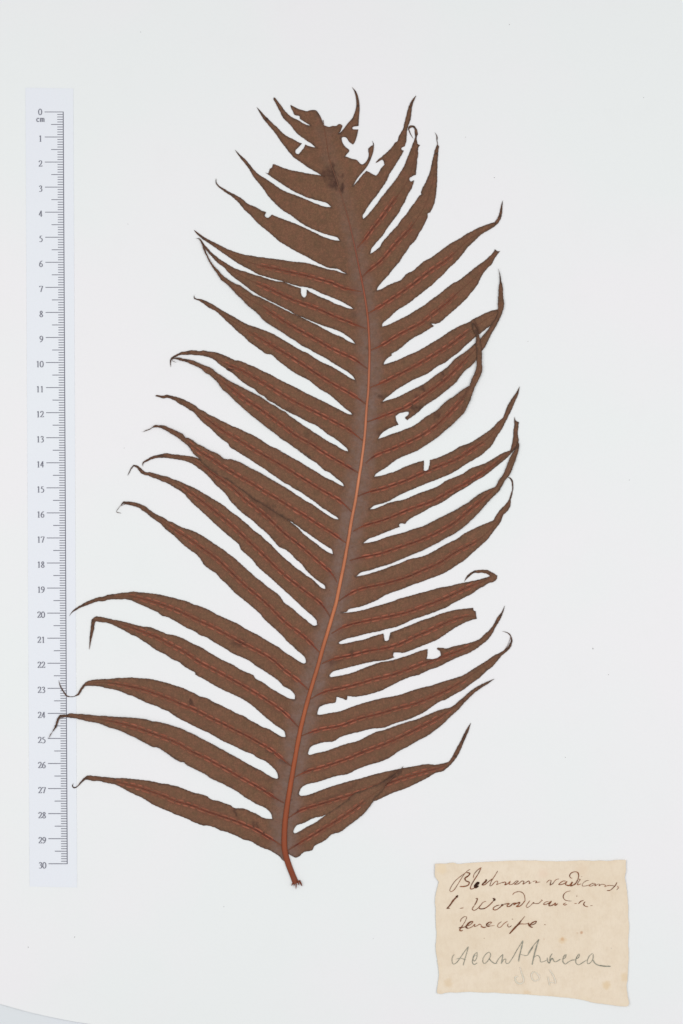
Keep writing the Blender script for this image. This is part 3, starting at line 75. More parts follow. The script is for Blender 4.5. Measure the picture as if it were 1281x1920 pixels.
{'n':'R13','z':0,'S':[5.96,-25.73],'E':[0.22,-40.26],'U':[[[10.33,-24.85],[13.48,-23.84],[16.64,-22.89],[19.8,-21.63],[23.59,-20.36],[26.75,-18.91],[30.54,-18.15],[33.69,-17.21],[36.85,-15.63],[40.01,-13.73],[43.17,-12.15],[46.33,-10.57],[48.85,-8.68],[52.01,-7.1],[55.17,-5.52],[57.84,-4.47],[60.66,-3.17],[61.79,-1.19],[63.49,1.07],[65.19,2.76],[66.88,5.02],[67.73,7.28],[68.12,9.54],[67.9,11.8],[67.33,13.1],[66.03,14.18]]],'L':[[[67.28,13.78],[68.24,12.82],[68.58,10.11],[68.24,7.28],[67.56,4.74],[67.33,2.2],[66.32,0.5],[64.62,-1.19],[63.49,-4.02],[61.79,-6.28],[60.1,-8.54],[57.84,-11.37],[55.01,-13.91],[52.19,-16.45],[49.36,-19.0],[45.97,-21.26],[42.58,-23.52],[39.38,-25.1],[35.59,-26.49],[31.8,-27.94],[28.01,-29.21],[24.22,-30.79],[20.43,-32.05],[17.27,-33.31],[14.11,-35.21],[10.33,-36.79],[7.17,-37.92],[4.01,-38.49],[2.62,-39.0]],[[2.24,-39.76]]],'M':[[[-1.04,-35.52],[4.01,-32.05],[9.06,-30.15],[13.48,-29.52],[18.54,-28.26],[26.12,-26.05],[32.43,-23.21],[38.75,-20.68],[45.06,-16.26],[51.38,-13.1],[56.43,-9.94]],[[65.19,0.5],[68.01,8.41]]]},
{'n':'R14','z':0,'S':[0.22,-40.26],'E':[-1.06,-52.36],'U':[[[2.43,-40.13],[5.27,-39.76],[9.06,-39.0],[12.85,-37.86],[16.64,-36.79],[19.8,-35.84],[23.59,-34.45],[27.38,-33.44],[31.17,-32.37],[34.96,-31.42],[38.75,-30.28],[43.17,-29.52],[46.96,-28.58],[50.12,-27.94],[53.28,-27.31],[57.06,-26.36],[59.28,-25.61]],[[58.33,-24.79],[56.43,-24.34],[54.54,-24.34],[52.64,-24.47],[51.06,-25.73],[49.8,-26.87],[48.98,-27.88]]],'L':[[[49.8,-25.92],[51.38,-24.34],[53.28,-23.33],[55.17,-23.08],[58.33,-23.21],[60.22,-24.15],[62.24,-25.42]],[[61.8,-27.0],[60.54,-27.94],[58.33,-28.58],[57.06,-29.52],[54.54,-30.79],[52.01,-32.68],[49.49,-33.94],[46.96,-35.21],[44.43,-36.47],[41.91,-38.05],[38.75,-39.31],[35.59,-40.58],[31.8,-41.84],[28.01,-43.1],[25.48,-44.37],[21.69,-45.94],[18.54,-46.58],[15.38,-47.52],[12.22,-48.16],[9.06,-48.79],[5.9,-49.73],[2.11,-50.56],[-0.98,-52.01]]],'M':[[[-3.89,-48.47],[0.85,-45.63],[7.17,-44.05],[13.48,-42.79],[19.8,-41.52],[26.75,-39.94],[32.43,-37.73],[38.75,-35.52],[45.06,-32.68],[51.38,-29.52],[57.06,-27.63]],[[60.85,-25.42],[54.54,-23.71]]]},
{'n':'R15','z':0,'S':[-1.06,-52.36],'E':[-4.82,-65.46],'U':[[[-0.54,-52.7],[2.11,-52.32],[5.27,-51.63],[9.06,-50.87],[12.22,-49.73],[16.64,-48.47]],[[16.96,-49.73],[17.27,-51.31],[17.9,-51.5],[18.85,-51.0],[19.17,-49.42],[19.48,-48.16]],[[22.96,-46.89],[26.12,-45.63],[29.27,-44.37],[32.43,-43.1],[35.59,-42.16],[38.75,-40.89],[41.91,-39.94],[45.06,-39.12],[48.22,-38.68],[52.52,-38.24]],[[52.77,-39.31],[53.59,-39.63]]],'L':[[[53.78,-41.52],[54.03,-42.6]],[[52.01,-43.1],[49.49,-44.05],[46.96,-45.31],[43.8,-47.21],[40.64,-49.42],[37.48,-51.31],[34.33,-52.58],[31.17,-53.84],[28.01,-55.1],[24.85,-56.18],[22.33,-56.05],[20.75,-56.18]],[[20.56,-57.31],[21.06,-58.07]],[[17.9,-59.08],[14.11,-59.52],[10.33,-60.16],[6.54,-61.1],[2.75,-62.05],[-1.04,-63.0],[-3.25,-63.63],[-4.71,-65.02]]],'M':[[[-7.68,-60.47],[-3.57,-58.58],[4.01,-57.31],[10.33,-55.42],[15.38,-54.79],[22.96,-52.89],[29.27,-49.73],[35.59,-47.21],[41.91,-44.05],[48.22,-41.84],[52.01,-41.52]],[[53.78,-41.65]]]},
{'n':'R16','z':0,'S':[-4.82,-65.46],'E':[-9.62,-80.81],'U':[[[-4.33,-65.9],[-2.31,-65.59],[1.48,-64.89],[5.27,-63.82],[8.43,-62.49],[12.22,-61.1],[15.38,-59.97],[18.54,-59.52],[21.06,-58.96],[24.22,-57.95],[27.38,-57.0],[30.54,-55.73],[34.33,-54.66]],[[34.33,-56.68],[34.01,-58.58]],[[36.22,-58.7],[38.12,-58.26],[39.51,-57.31],[39.38,-55.73],[38.12,-54.79]],[[38.12,-54.28],[40.64,-54.28],[41.91,-54.47],[45.06,-53.52],[48.22,-52.89],[52.01,-51.95],[55.17,-50.68],[56.75,-49.1],[58.96,-47.21],[60.85,-44.68],[62.12,-42.16],[63.7,-40.26],[65.21,-37.29]]],'L':[[[64.64,-39.63],[63.38,-42.79],[61.49,-45.94],[60.22,-48.47],[58.33,-51.0],[56.43,-52.58],[53.91,-54.47],[51.38,-56.05],[48.22,-57.31],[45.06,-58.58],[41.91,-60.16],[38.12,-62.05],[34.96,-63.0],[31.17,-64.89],[27.38,-65.84],[23.59,-67.42],[19.8,-69.31],[16.01,-71.21],[12.22,-72.47],[9.06,-73.23],[5.27,-73.74],[2.43,-73.42]],[[1.99,-75.0],[0.22,-74.37],[-1.99,-73.74]],[[-2.43,-75.95],[-5.47,-76.58],[-7.99,-77.4],[-8.97,-78.12],[-9.67,-80.63]]],'M':[[[-12.32,-74.63],[-7.44,-71.83],[-0.46,-70.44],[6.53,-68.69],[13.51,-66.6],[19.8,-65.21],[26.12,-63.0],[32.43,-60.47],[38.12,-58.58],[45.06,-56.05],[51.38,-53.52]],[[58.33,-49.1],[63.38,-42.16]]]},
{'n':'R17','z':0,'S':[-9.62,-80.81],'E':[-13.39,-96.47],'U':[[[-8.97,-80.98],[-4.64,-80.21],[-0.46,-79.51],[3.73,-77.91],[7.92,-76.51],[12.11,-75.32],[16.3,-74.28],[20.49,-73.58],[23.98,-72.74],[27.47,-71.48],[31.66,-70.23],[35.85,-69.25],[40.03,-67.85],[44.22,-66.6],[48.41,-65.2],[51.9,-63.11],[54.54,-61.42],[57.7,-59.52],[60.85,-57.31],[64.01,-55.73],[66.54,-53.52],[67.49,-51.63],[67.49,-50.05],[66.54,-48.6],[64.96,-47.84],[63.89,-47.46]]],'L':[[[66.03,-47.97],[67.3,-48.79],[68.18,-51.0],[67.87,-53.21],[66.54,-55.1],[64.01,-57.31],[62.12,-59.52],[60.22,-61.74],[57.7,-63.63],[55.17,-66.16],[53.28,-67.42],[50.75,-69.31],[48.22,-71.21],[45.7,-72.47],[41.91,-74.68],[38.75,-75.95],[33.05,-79.86],[29.56,-81.61],[26.07,-83.0],[21.88,-84.19],[16.65,-86.14],[12.11,-86.49],[7.22,-87.75],[3.03,-88.73],[-0.46,-89.84],[-3.25,-91.59],[-6.74,-91.87],[-9.53,-92.57],[-12.32,-93.82],[-13.3,-95.99]]],'M':[[[-15.81,-89.29],[-12.32,-87.89],[-7.44,-86.49],[-0.46,-85.45],[6.53,-82.65],[14.9,-80.56],[21.88,-78.47],[28.86,-76.72],[35.85,-73.93],[42.83,-70.79],[49.81,-66.6]],[[54.54,-63.0],[61.49,-58.58],[66.85,-52.89],[67.49,-49.73]]]},
{'n':'R18','z':0.5,'S':[-13.39,-96.47],'E':[-16.95,-112.67],'U':[[[-12.88,-96.96],[-10.23,-96.27],[-6.04,-95.36],[-1.85,-93.82],[2.34,-92.43],[6.53,-91.38],[10.02,-89.63],[13.51,-87.89],[17.0,-86.98],[21.88,-85.24],[26.07,-83.84],[30.26,-82.65],[34.45,-80.91],[38.64,-79.16],[41.43,-78.47],[44.22,-77.63],[47.01,-75.32],[49.11,-73.58],[51.9,-71.14],[54.69,-69.39],[57.49,-67.99],[61.19,-66.46]]],'L':[[[58.18,-68.69],[54.69,-70.93],[51.9,-73.23],[50.5,-74.63],[49.11,-76.02],[46.32,-79.16],[43.52,-81.61],[40.73,-84.4],[37.24,-87.19],[33.75,-89.63],[30.26,-91.38],[26.77,-93.47],[23.28,-95.22],[19.79,-97.66],[16.3,-99.41],[12.81,-100.45],[9.32,-101.5],[5.83,-102.9],[2.34,-104.64],[-1.85,-105.34],[-5.34,-106.39],[-9.53,-107.78],[-13.72,-108.69],[-15.95,-110.02],[-16.93,-112.11]]],'M':[[[-18.95,-106.04],[-14.42,-103.6],[-7.44,-101.85],[-0.46,-99.41],[3.03,-98.36],[6.53,-96.62],[12.11,-94.52],[17.69,-92.43],[23.98,-89.63],[30.96,-86.14],[37.94,-82.65],[43.52,-78.81]],[[49.81,-74.28],[56.09,-69.39]]]},
{'n':'R19','z':0,'S':[-16.95,-112.67],'E':[-19.25,-127.68],'U':[[[-16.37,-113.23],[-13.02,-112.81],[-8.83,-111.28],[-4.64,-109.74],[-0.46,-108.48],[3.73,-107.23],[7.92,-106.25],[12.11,-104.99],[16.3,-103.95],[20.49,-103.04],[24.68,-102.2],[28.86,-101.5],[33.75,-100.66],[37.94,-100.8],[42.83,-99.76]],[[44.22,-97.66],[45.62,-94.87],[47.01,-92.43],[48.41,-89.63],[49.81,-86.84],[51.69,-84.05]]],'L':[[[50.64,-87.54],[49.11,-91.03],[47.71,-94.52],[46.32,-97.31],[44.22,-100.11],[42.13,-102.2],[40.38,-103.46],[37.24,-104.29],[34.45,-106.04],[30.96,-107.78],[27.47,-109.53],[23.98,-110.93],[20.49,-112.11],[17.0,-113.72],[13.51,-115.32],[11.41,-115.46],[6.53,-116.51],[1.64,-118.61],[-2.55,-120.0],[-6.04,-120.77],[-7.44,-121.4],[-10.93,-122.1],[-15.12,-124.19],[-17.91,-125.1],[-19.16,-127.12]]],'M':[[[-21.05,-122.1],[-17.21,-119.3],[-11.62,-117.56],[-4.64,-115.46],[2.34,-113.37],[9.32,-111.28],[16.3,-109.18],[21.88,-107.09],[27.47,-105.34],[34.45,-103.25],[41.43,-101.29]],[[46.32,-95.22],[49.81,-88.24]]]},
{'n':'R20','z':1.5,'S':[-19.25,-127.68],'E':[-21.54,-136.06],'U':[[[-18.75,-128.24],[-16.51,-127.33],[-13.72,-125.59],[-10.23,-123.84],[-7.44,-121.75],[-6.04,-120.7],[-2.55,-118.26],[1.64,-115.46],[5.83,-111.97],[8.62,-111.28],[12.11,-109.53],[14.9,-108.48],[17.69,-106.74],[20.49,-104.99],[22.58,-103.6],[24.61,-101.36]]],'L':[[[23.63,-104.29],[21.19,-106.04],[18.39,-108.13],[16.3,-111.28],[13.51,-114.07],[12.46,-115.81],[10.71,-118.26],[8.62,-120.7],[5.13,-123.49],[2.34,-125.59],[-0.46,-127.68],[-3.95,-128.73],[-6.74,-131.17],[-10.93,-133.27]],[[-11.62,-134.87],[-15.12,-135.85],[-16.86,-137.45],[-18.26,-137.94],[-20.7,-136.76]]],'M':[[[-21.26,-135.01],[-17.21,-132.36],[-10.93,-128.73],[-5.34,-125.24],[0.94,-121.4],[6.53,-117.56],[9.32,-115.11]],[[16.3,-109.88],[23.28,-102.9]]]}]
STROKES={'INK_first':[[0.192,[[49.68,-143.88],[47.83,-145.16],[45.43,-147.17],[43.7,-149.65],[43.22,-151.0],[43.58,-151.53],[44.84,-150.85],[46.48,-148.45],[48.43,-145.31],[50.07,-143.37],[51.36,-142.56]]],[0.405,[[49.86,-143.88],[51.18,-144.18],[50.73,-145.07],[49.26,-146.21],[49.68,-147.17],[50.97,-147.8],[50.58,-148.84],[49.02,-149.41],[47.17,-149.44]]],[0.213,[[55.76,-141.78],[54.11,-143.07],[52.85,-144.71],[52.61,-146.15]]],[0.277,[[55.76,-141.78],[54.71,-144.12],[52.91,-146.96],[51.57,-149.5],[51.48,-150.4],[52.31,-150.4],[53.51,-149.8]]],[1.065,[[53.15,-149.74],[53.81,-148.6],[55.01,-147.77]]],[0.852,[[52.91,-149.95],[54.71,-149.2]]],[0.554,[[58.0,-146.66],[57.55,-147.41],[56.65,-148.15],[56.05,-148.9]]],[0.681,[[58.06,-146.75],[57.4,-146.96]]],[0.298,[[56.05,-148.96],[57.1,-148.75],[58.6,-147.56],[60.24,-146.36]]],[0.213,[[62.34,-143.22],[61.29,-145.01],[59.79,-147.41],[59.26,-149.2],[59.94,-149.05],[60.99,-147.86],[62.19,-147.26],[62.34,-147.86],[61.89,-148.75],[62.79,-148.36],[64.28,-147.86],[65.18,-147.71]]],[0.298,[[64.28,-148.0],[65.33,-147.65],[65.63,-148.15],[65.18,-148.75],[66.38,-148.36],[67.42,-147.26]]],[0.234,[[67.42,-147.56],[66.97,-148.66],[68.17,-148.54],[69.82,-147.26],[70.56,-147.35],[69.07,-148.54],[70.56,-148.36],[72.06,-147.26],[72.81,-147.47],[72.42,-148.54],[73.86,-147.71],[74.75,-147.26],[75.05,-147.86],[74.81,-148.36],[75.8,-147.86]]],[0.192,[[76.24,-147.56],[77.14,-147.26],[77.89,-147.35],[77.44,-148.0],[78.64,-147.71],[79.24,-147.65]]]],'INK_second':[[0.192,[[81.78,-148.0],[82.83,-146.96],[83.72,-146.96]]],[0.341,[[83.72,-146.96],[83.48,-147.86],[83.19,-149.05]]],[0.192,[[83.19,-149.05],[84.32,-148.3],[85.52,-146.81],[86.87,-146.36]]],[0.256,[[89.71,-147.35],[88.51,-147.26],[87.31,-148.0],[86.72,-148.66],[87.76,-148.66],[89.11,-148.15],[90.01,-147.41],[89.47,-148.36],[89.26,-148.9]]],[0.405,[[89.41,-148.75],[90.9,-149.05],[92.1,-147.71],[91.5,-149.2],[93.3,-148.36],[94.34,-146.66]]],[0.319,[[94.34,-146.66],[94.64,-145.01],[94.2,-143.82],[93.0,-143.58],[91.65,-144.12],[91.05,-145.01],[91.35,-145.91],[92.1,-146.15]]],[0.213,[[94.49,-146.51],[95.24,-146.66],[94.49,-147.71],[94.2,-148.75],[95.69,-148.36]]],[0.298,[[95.69,-145.46],[95.99,-145.55]]],[0.17,[[98.83,-146.96],[97.49,-147.26],[96.29,-148.3],[96.14,-149.2],[97.19,-149.26],[98.68,-148.9],[100.48,-148.0]]],[0.192,[[101.08,-148.15],[99.88,-148.36],[98.83,-149.2],[99.88,-149.2],[101.38,-148.36],[101.08,-149.2],[102.57,-148.45],[103.02,-148.6],[102.72,-149.2],[103.92,-148.54],[105.41,-149.05],[104.97,-149.5],[106.46,-149.05],[108.26,-149.05]]],[0.277,[[109.9,-147.71],[109.45,-148.75],[108.26,-150.1],[107.06,-151.0],[105.86,-151.06]]],[0.277,[[108.11,-149.05],[109.0,-149.35]]],[0.213,[[110.05,-149.2],[110.5,-149.95],[109.75,-150.85]]]],'INK_third':[[0.724,[[46.48,-152.95],[45.58,-154.0]]],[0.511,[[45.88,-153.7],[44.69,-154.89],[43.34,-156.84],[42.2,-158.12]]],[0.256,[[41.84,-158.24],[43.34,-158.12]]],[0.256,[[47.23,-158.24],[48.72,-157.94]]],[0.319,[[53.51,-154.29],[54.17,-154.24],[53.96,-155.34],[53.06,-156.99]]],[0.234,[[53.06,-156.99],[52.17,-158.48],[52.91,-158.99],[54.71,-157.89],[56.5,-155.79],[57.7,-155.34]]],[0.319,[[55.91,-156.54],[54.86,-157.83],[55.31,-158.33],[57.1,-158.18],[58.9,-156.99],[60.54,-155.34]]],[0.681,[[60.54,-155.25],[61.14,-154.65],[60.39,-154.15]]],[0.298,[[63.09,-156.84],[61.89,-157.14],[60.69,-157.94],[60.54,-158.63],[61.59,-158.78],[63.09,-157.89],[64.58,-156.54]]],[0.852,[[63.68,-157.14],[64.64,-156.63]]],[0.277,[[64.64,-156.54],[65.78,-156.39],[66.83,-156.09]]],[0.319,[[67.27,-156.24],[66.23,-156.84],[66.14,-157.44],[67.27,-157.29],[68.47,-156.24],[69.82,-156.09],[68.77,-156.93]]],[0.341,[[68.47,-156.69],[69.82,-156.24],[71.16,-155.79],[70.56,-156.84],[69.82,-157.44],[71.16,-157.29],[72.36,-156.24],[73.26,-155.04]]],[0.234,[[73.26,-155.04],[72.96,-152.95],[71.91,-151.75],[70.27,-151.54],[68.77,-152.14],[68.32,-152.86]]],[0.192,[[75.2,-155.04],[74.45,-156.09],[73.71,-157.44],[74.16,-157.83],[75.35,-157.14],[76.7,-155.64]]],[0.639,[[76.5,-156.22],[76.89,-155.86]]],[0.192,[[76.89,-156.22],[78.53,-156.22],[80.03,-155.03]]],[0.341,[[79.79,-154.67],[80.21,-155.18]]],[0.234,[[82.72,-155.47],[81.52,-155.62],[80.63,-156.52],[81.23,-156.67],[82.72,-156.07],[83.77,-155.32],[83.08,-156.52]]],[0.341,[[83.08,-155.47],[82.87,-157.12],[84.22,-156.88],[85.41,-156.07],[85.12,-156.97],[86.31,-156.37]]],[0.298,[[85.12,-157.12],[85.71,-156.88],[86.16,-156.22]]],[0.192,[[91.4,-151.2],[89.9,-151.58],[88.71,-152.63],[88.47,-153.83],[89.3,-154.88],[90.5,-155.18],[91.85,-155.26]]],[0.319,[[88.85,-152.33],[88.47,-153.53],[88.77,-154.37]]],[0.256,[[89.6,-155.98],[88.56,-156.52],[89.0,-156.88],[90.05,-156.52]]],[0.341,[[93.94,-153.08],[93.94,-153.53]]],[0.256,[[92.89,-156.31],[93.94,-156.22]]],[0.298,[[96.63,-155.03],[95.59,-155.32],[94.54,-156.37]]],[0.341,[[97.23,-155.47],[96.63,-156.52],[97.23,-157.27],[98.43,-157.57]]],[0.192,[[99.33,-157.12],[100.22,-157.06]]]],'INK_fourth':[[0.192,[[47.45,-163.58],[47.75,-162.53],[49.09,-161.48],[49.93,-161.63],[49.54,-162.98],[48.5,-164.77]]],[0.639,[[46.85,-165.97],[48.2,-165.82]]],[0.341,[[48.5,-164.77],[47.6,-166.12],[47.15,-166.87],[47.75,-167.17],[48.5,-166.87]]],[0.234,[[48.05,-165.97],[49.69,-165.37]]],[0.511,[[52.53,-163.43],[51.49,-163.58],[50.14,-164.77],[49.69,-165.67],[50.59,-166.21]]],[0.234,[[52.53,-163.58],[51.49,-164.62],[50.29,-165.22]]],[0.213,[[50.59,-166.21],[52.09,-165.52],[53.28,-164.47],[52.98,-165.37],[54.18,-165.07],[55.23,-164.47],[55.83,-165.07],[55.68,-165.67]]],[0.383,[[55.68,-165.37],[56.87,-165.82],[57.77,-165.52]]],[0.426,[[60.01,-163.73],[58.97,-163.73],[57.92,-164.62],[58.07,-165.22],[59.42,-165.22]]],[0.17,[[60.01,-163.88],[59.27,-164.47],[58.37,-164.71]]],[0.17,[[59.42,-165.22],[61.06,-165.01]]],[0.192,[[63.9,-163.43],[62.56,-164.47],[62.26,-165.37],[63.16,-165.82],[64.95,-164.18],[66.3,-163.28]]],[0.234,[[66.6,-164.18],[66.3,-164.92],[66.75,-165.67],[67.94,-165.07]]],[0.256,[[67.94,-162.44],[68.54,-162.53]]],[0.213,[[73.18,-161.33],[71.83,-162.98]]],[0.554,[[71.89,-162.83],[70.63,-164.47],[69.44,-165.67],[67.94,-167.32],[67.04,-168.36]]],[0.234,[[69.74,-165.37],[71.23,-164.47],[73.33,-164.41],[74.82,-164.18]]],[0.468,[[74.67,-163.88],[74.82,-164.92],[75.72,-165.67]]],[0.426,[[77.96,-163.28],[76.77,-163.58],[75.42,-164.62],[75.27,-165.37],[76.32,-165.82]]],[0.256,[[77.87,-163.43],[77.37,-164.18],[75.72,-164.92]]],[0.341,[[80.96,-164.62],[81.46,-164.77]]],[0.256,[[56.81,-170.07],[57.05,-170.22]]]],'PENCIL':[[0.213,[[45.0,-176.45],[44.21,-177.78],[44.13,-179.37],[44.6,-180.39],[45.8,-179.91],[47.26,-178.05],[49.13,-175.39],[50.67,-173.39]]],[0.256,[[50.67,-173.39],[50.06,-175.65],[49.26,-178.31],[48.54,-180.97]]],[0.17,[[45.67,-178.44],[47.26,-178.05],[49.52,-178.71]]],[0.256,[[54.18,-175.65],[52.98,-176.72],[52.32,-178.58],[52.26,-179.91],[52.98,-180.57],[54.18,-179.91]]],[0.213,[[54.18,-175.78],[53.91,-178.05],[52.98,-179.24],[52.53,-178.31],[53.25,-176.98],[53.91,-176.98]]],[0.213,[[58.97,-175.52],[57.77,-176.32],[56.57,-178.05],[56.44,-179.64],[57.1,-180.23],[58.17,-179.37],[59.23,-177.78],[59.5,-176.32],[58.97,-175.65]]],[0.277,[[58.83,-178.05],[59.76,-179.24],[61.09,-180.17],[62.16,-180.04]]],[0.213,[[61.63,-180.04],[62.95,-178.05],[64.42,-176.45]]],[0.256,[[64.42,-176.45],[64.15,-178.31],[63.75,-180.31]]],[0.213,[[63.75,-180.31],[64.82,-178.58],[65.61,-178.44],[65.48,-179.77],[66.41,-180.23],[68.01,-178.31],[70.14,-174.59],[72.4,-171.0]]],[0.383,[[72.4,-171.0],[71.86,-173.79],[71.07,-176.98],[70.67,-179.37]]],[0.192,[[71.2,-176.32],[72.53,-176.85],[73.99,-176.98],[75.45,-175.12],[76.54,-173.52]]],[0.213,[[74.41,-176.32],[76.01,-173.79],[78.8,-170.47]]],[0.405,[[78.8,-170.47],[77.87,-173.26],[76.81,-177.25],[76.06,-180.7]]],[0.192,[[76.94,-177.51],[78.4,-176.98],[79.2,-178.05],[79.47,-179.51],[80.8,-179.37],[81.86,-178.84]]],[0.319,[[82.13,-177.78],[82.26,-179.24],[82.92,-180.04],[83.59,-178.58],[84.39,-178.05]]],[0.256,[[84.12,-176.18],[83.32,-177.51],[83.19,-179.11],[84.12,-178.05],[85.05,-179.51],[86.38,-179.11],[87.45,-178.31]]],[0.234,[[89.71,-176.45],[89.31,-177.78],[88.51,-178.44]]],[0.256,[[89.44,-176.45],[88.51,-177.78],[88.38,-179.51],[89.31,-180.39],[90.64,-179.51],[91.97,-178.84],[93.3,-178.71]]],[0.213,[[95.03,-176.32],[94.63,-177.78],[93.7,-178.31]]],[0.256,[[94.76,-176.24],[93.7,-178.05],[93.56,-179.91],[94.63,-180.7],[96.49,-179.64],[97.82,-178.84]]],[0.213,[[100.21,-176.05],[98.88,-177.25],[98.08,-179.37],[98.35,-180.31],[99.41,-179.77],[100.34,-178.31],[100.48,-176.32]]],[0.319,[[100.21,-178.58],[101.28,-180.17],[102.87,-180.97],[105.0,-181.24]]],[0.405,[[102.87,-180.92],[105.0,-181.24],[107.39,-181.29]]]],'GHOST':[[0.554,[[71.21,-181.54],[71.8,-183.64],[72.38,-185.5],[72.73,-186.9],[71.91,-188.06],[70.75,-188.18],[69.47,-187.13],[69.35,-185.73],[70.52,-185.15]]],[0.49,[[76.8,-183.29],[75.87,-184.34],[75.87,-185.73],[77.03,-187.13],[78.2,-186.9],[79.01,-185.73],[78.2,-184.34],[77.03,-183.41]]],[0.554,[[82.85,-182.47],[84.01,-184.1],[84.94,-185.96],[85.41,-187.83],[85.18,-188.29]]],[0.468,[[82.38,-185.27],[82.62,-186.9],[83.08,-188.87]]],[0.383,[[82.85,-187.83],[84.25,-187.71],[85.29,-188.06]]]]}
LABEL=[[[37.28,-140.39],[41.94,-140.26],[44.93,-139.92],[45.93,-140.39],[50.58,-140.12],[55.9,-139.72],[59.22,-139.59],[65.87,-139.26],[73.85,-139.06],[80.5,-139.26],[87.15,-139.46],[91.8,-139.26],[96.46,-139.06],[100.44,-139.26],[103.1,-139.06],[106.43,-139.26],[110.42,-138.79],[113.41,-138.93]],[[113.54,-142.92],[113.08,-146.24],[113.74,-149.56],[114.07,-153.55],[114.41,-157.54],[114.41,-161.53],[114.74,-166.18],[114.41,-170.84],[114.61,-176.16],[114.41,-181.48],[114.07,-186.8],[113.74,-188.79],[114.07,-192.11],[114.74,-196.1]],[[114.27,-197.1],[110.42,-197.1],[105.76,-196.44],[100.44,-195.77],[96.46,-194.77],[92.47,-194.11],[87.15,-193.58],[82.49,-193.11],[76.51,-192.78],[73.85,-192.45],[67.2,-192.25],[60.55,-191.78],[55.9,-191.78],[50.58,-191.45],[45.93,-191.78],[41.94,-191.78],[39.94,-192.31]],[[38.28,-191.98],[38.48,-188.12],[38.95,-184.14],[38.28,-179.48],[37.62,-174.16],[37.95,-169.51],[37.62,-164.19],[37.62,-159.54],[37.42,-154.88],[37.82,-151.56],[38.48,-148.9],[38.75,-147.57],[37.42,-145.57],[37.28,-142.92]]]
RACHIS=[[-7.35,156.49],[-6.71,152.24],[-6.07,148.62],[-5.22,142.65],[-3.94,137.97],[-2.24,133.29],[-0.75,128.39],[1.17,122.43],[2.24,118.81],[3.73,112.85],[6.49,100.07],[9.26,86.23],[10.33,78.78],[10.86,72.39],[11.18,63.45],[10.97,55.36],[10.65,47.91],[10.11,42.58],[9.26,30.45],[7.98,20.01],[6.81,12.78],[5.43,3.83],[3.83,-4.26],[2.98,-9.58],[0.75,-22.14],[-1.06,-30.87],[-2.02,-35.77],[-3.51,-41.09],[-5.22,-46.84],[-7.43,-54.29],[-9.26,-60.89],[-13.52,-75.37],[-16.5,-87.51],[-19.48,-103.9],[-21.82,-118.17],[-22.68,-126.05],[-22.68,-134.56],[-21.4,-139.89],[-19.48,-145.0],[-18.2,-148.19]]


def srgb(r, g, b, k=1.0):
    f = lambda c: (c / 12.92 if c <= 0.04045 else ((c + 0.055) / 1.055) ** 2.4)
    return (f(r / 255) * k, f(g / 255) * k, f(b / 255) * k, 1)

# ---------------------------------------------------------------- materials
class Mat:
    def __init__(s, name, rough=0.7, spec=0.2):
        s.m = bpy.data.materials.new(name); s.m.use_nodes = True
        s.t = s.m.node_tree; s.n = s.t.nodes; s.b = s.n['Principled BSDF']
        s.b.inputs['Roughness'].default_value = rough
        s.b.inputs['Specular IOR Level'].default_value = spec
        s.pos = s.new('ShaderNodeTexCoord').outputs['Object']
    def new(s, t, **k):
        n = s.n.new(t)
        for a, b in k.items(): setattr(n, a, b)
        return n
    def link(s, a, b): s.t.links.new(a, b)
    def val(s, sock, v):
        if hasattr(v, 'links'): s.link(v, sock)
        else: sock.default_value = v
    def noise(s, scale, detail=3, rough=0.5, vec=None, stretch=None):
        v = vec or s.pos
        if stretch:
            mp = s.new('ShaderNodeMapping'); s.link(v, mp.inputs[0]); mp.inputs['Scale'].default_value = stretch; v = mp.outputs[0]
        n = s.new('ShaderNodeTexNoise'); s.link(v, n.inputs['Vector'])
        n.inputs['Scale'].default_value = scale; n.inputs['Detail'].default_value = detail; n.inputs['Roughness'].default_value = rough
        return n.outputs['Fac']
    def ramp(s, fac, a, b, c0=(0, 0, 0, 1), c1=(1, 1, 1, 1)):
        r = s.new('ShaderNodeValToRGB'); s.link(fac, r.inputs[0])
        r.color_ramp.elements[0].position = a; r.color_ramp.elements[1].position = b
        r.color_ramp.elements[0].color = c0; r.color_ramp.elements[1].color = c1
        return r.outputs[0]
    def mix(s, fac, a, b, mode='MIX'):
        m = s.new('ShaderNodeMix', data_type='RGBA', blend_type=mode)
        s.val(m.inputs[0], fac); s.val(m.inputs[6], a); s.val(m.inputs[7], b)
        return m.outputs[2]
    def math(s, op, a, b=0.0, clamp=False):
        m = s.new('ShaderNodeMath', operation=op, use_clamp=clamp); s.val(m.inputs[0], a); s.val(m.inputs[1], b)
        return m.outputs[0]
    def attr(s, name):
        return s.new('ShaderNodeAttribute', attribute_name=name).outputs['Fac']
    def bump(s, h, strength, dist):
        b = s.new('ShaderNodeBump'); s.link(h, b.inputs['Height'])
        b.inputs['Strength'].default_value = strength; b.inputs['Distance'].default_value = dist
        s.link(b.outputs[0], s.b.inputs['Normal'])
    def out(s, c):
        s.val(s.b.inputs['Base Color'], c); return s.m
    def spot(s, col, x, y, r, tint, power=1.0, soft=0.3):
        # a stain of its own at a fixed place on the paper
        d = s.new('ShaderNodeVectorMath', operation='DISTANCE')
        s.link(s.pos, d.inputs[0]); d.inputs[1].default_value = (x * MM, y * MM, 0)
        n = s.math('MULTIPLY', s.noise(900, 3), r * MM * 0.9)
        q = s.math('SUBTRACT', s.math('ADD', d.outputs['Value'], n), r * MM * 0.45)
        f = s.new('ShaderNodeMapRange', interpolation_type='SMOOTHSTEP'); s.link(q, f.inputs[0])
        f.inputs[1].default_value = r * MM * soft; f.inputs[2].default_value = r * MM
        f.inputs[3].default_value = power; f.inputs[4].default_value = 0
        return s.mix(f.outputs[0], col, tint)

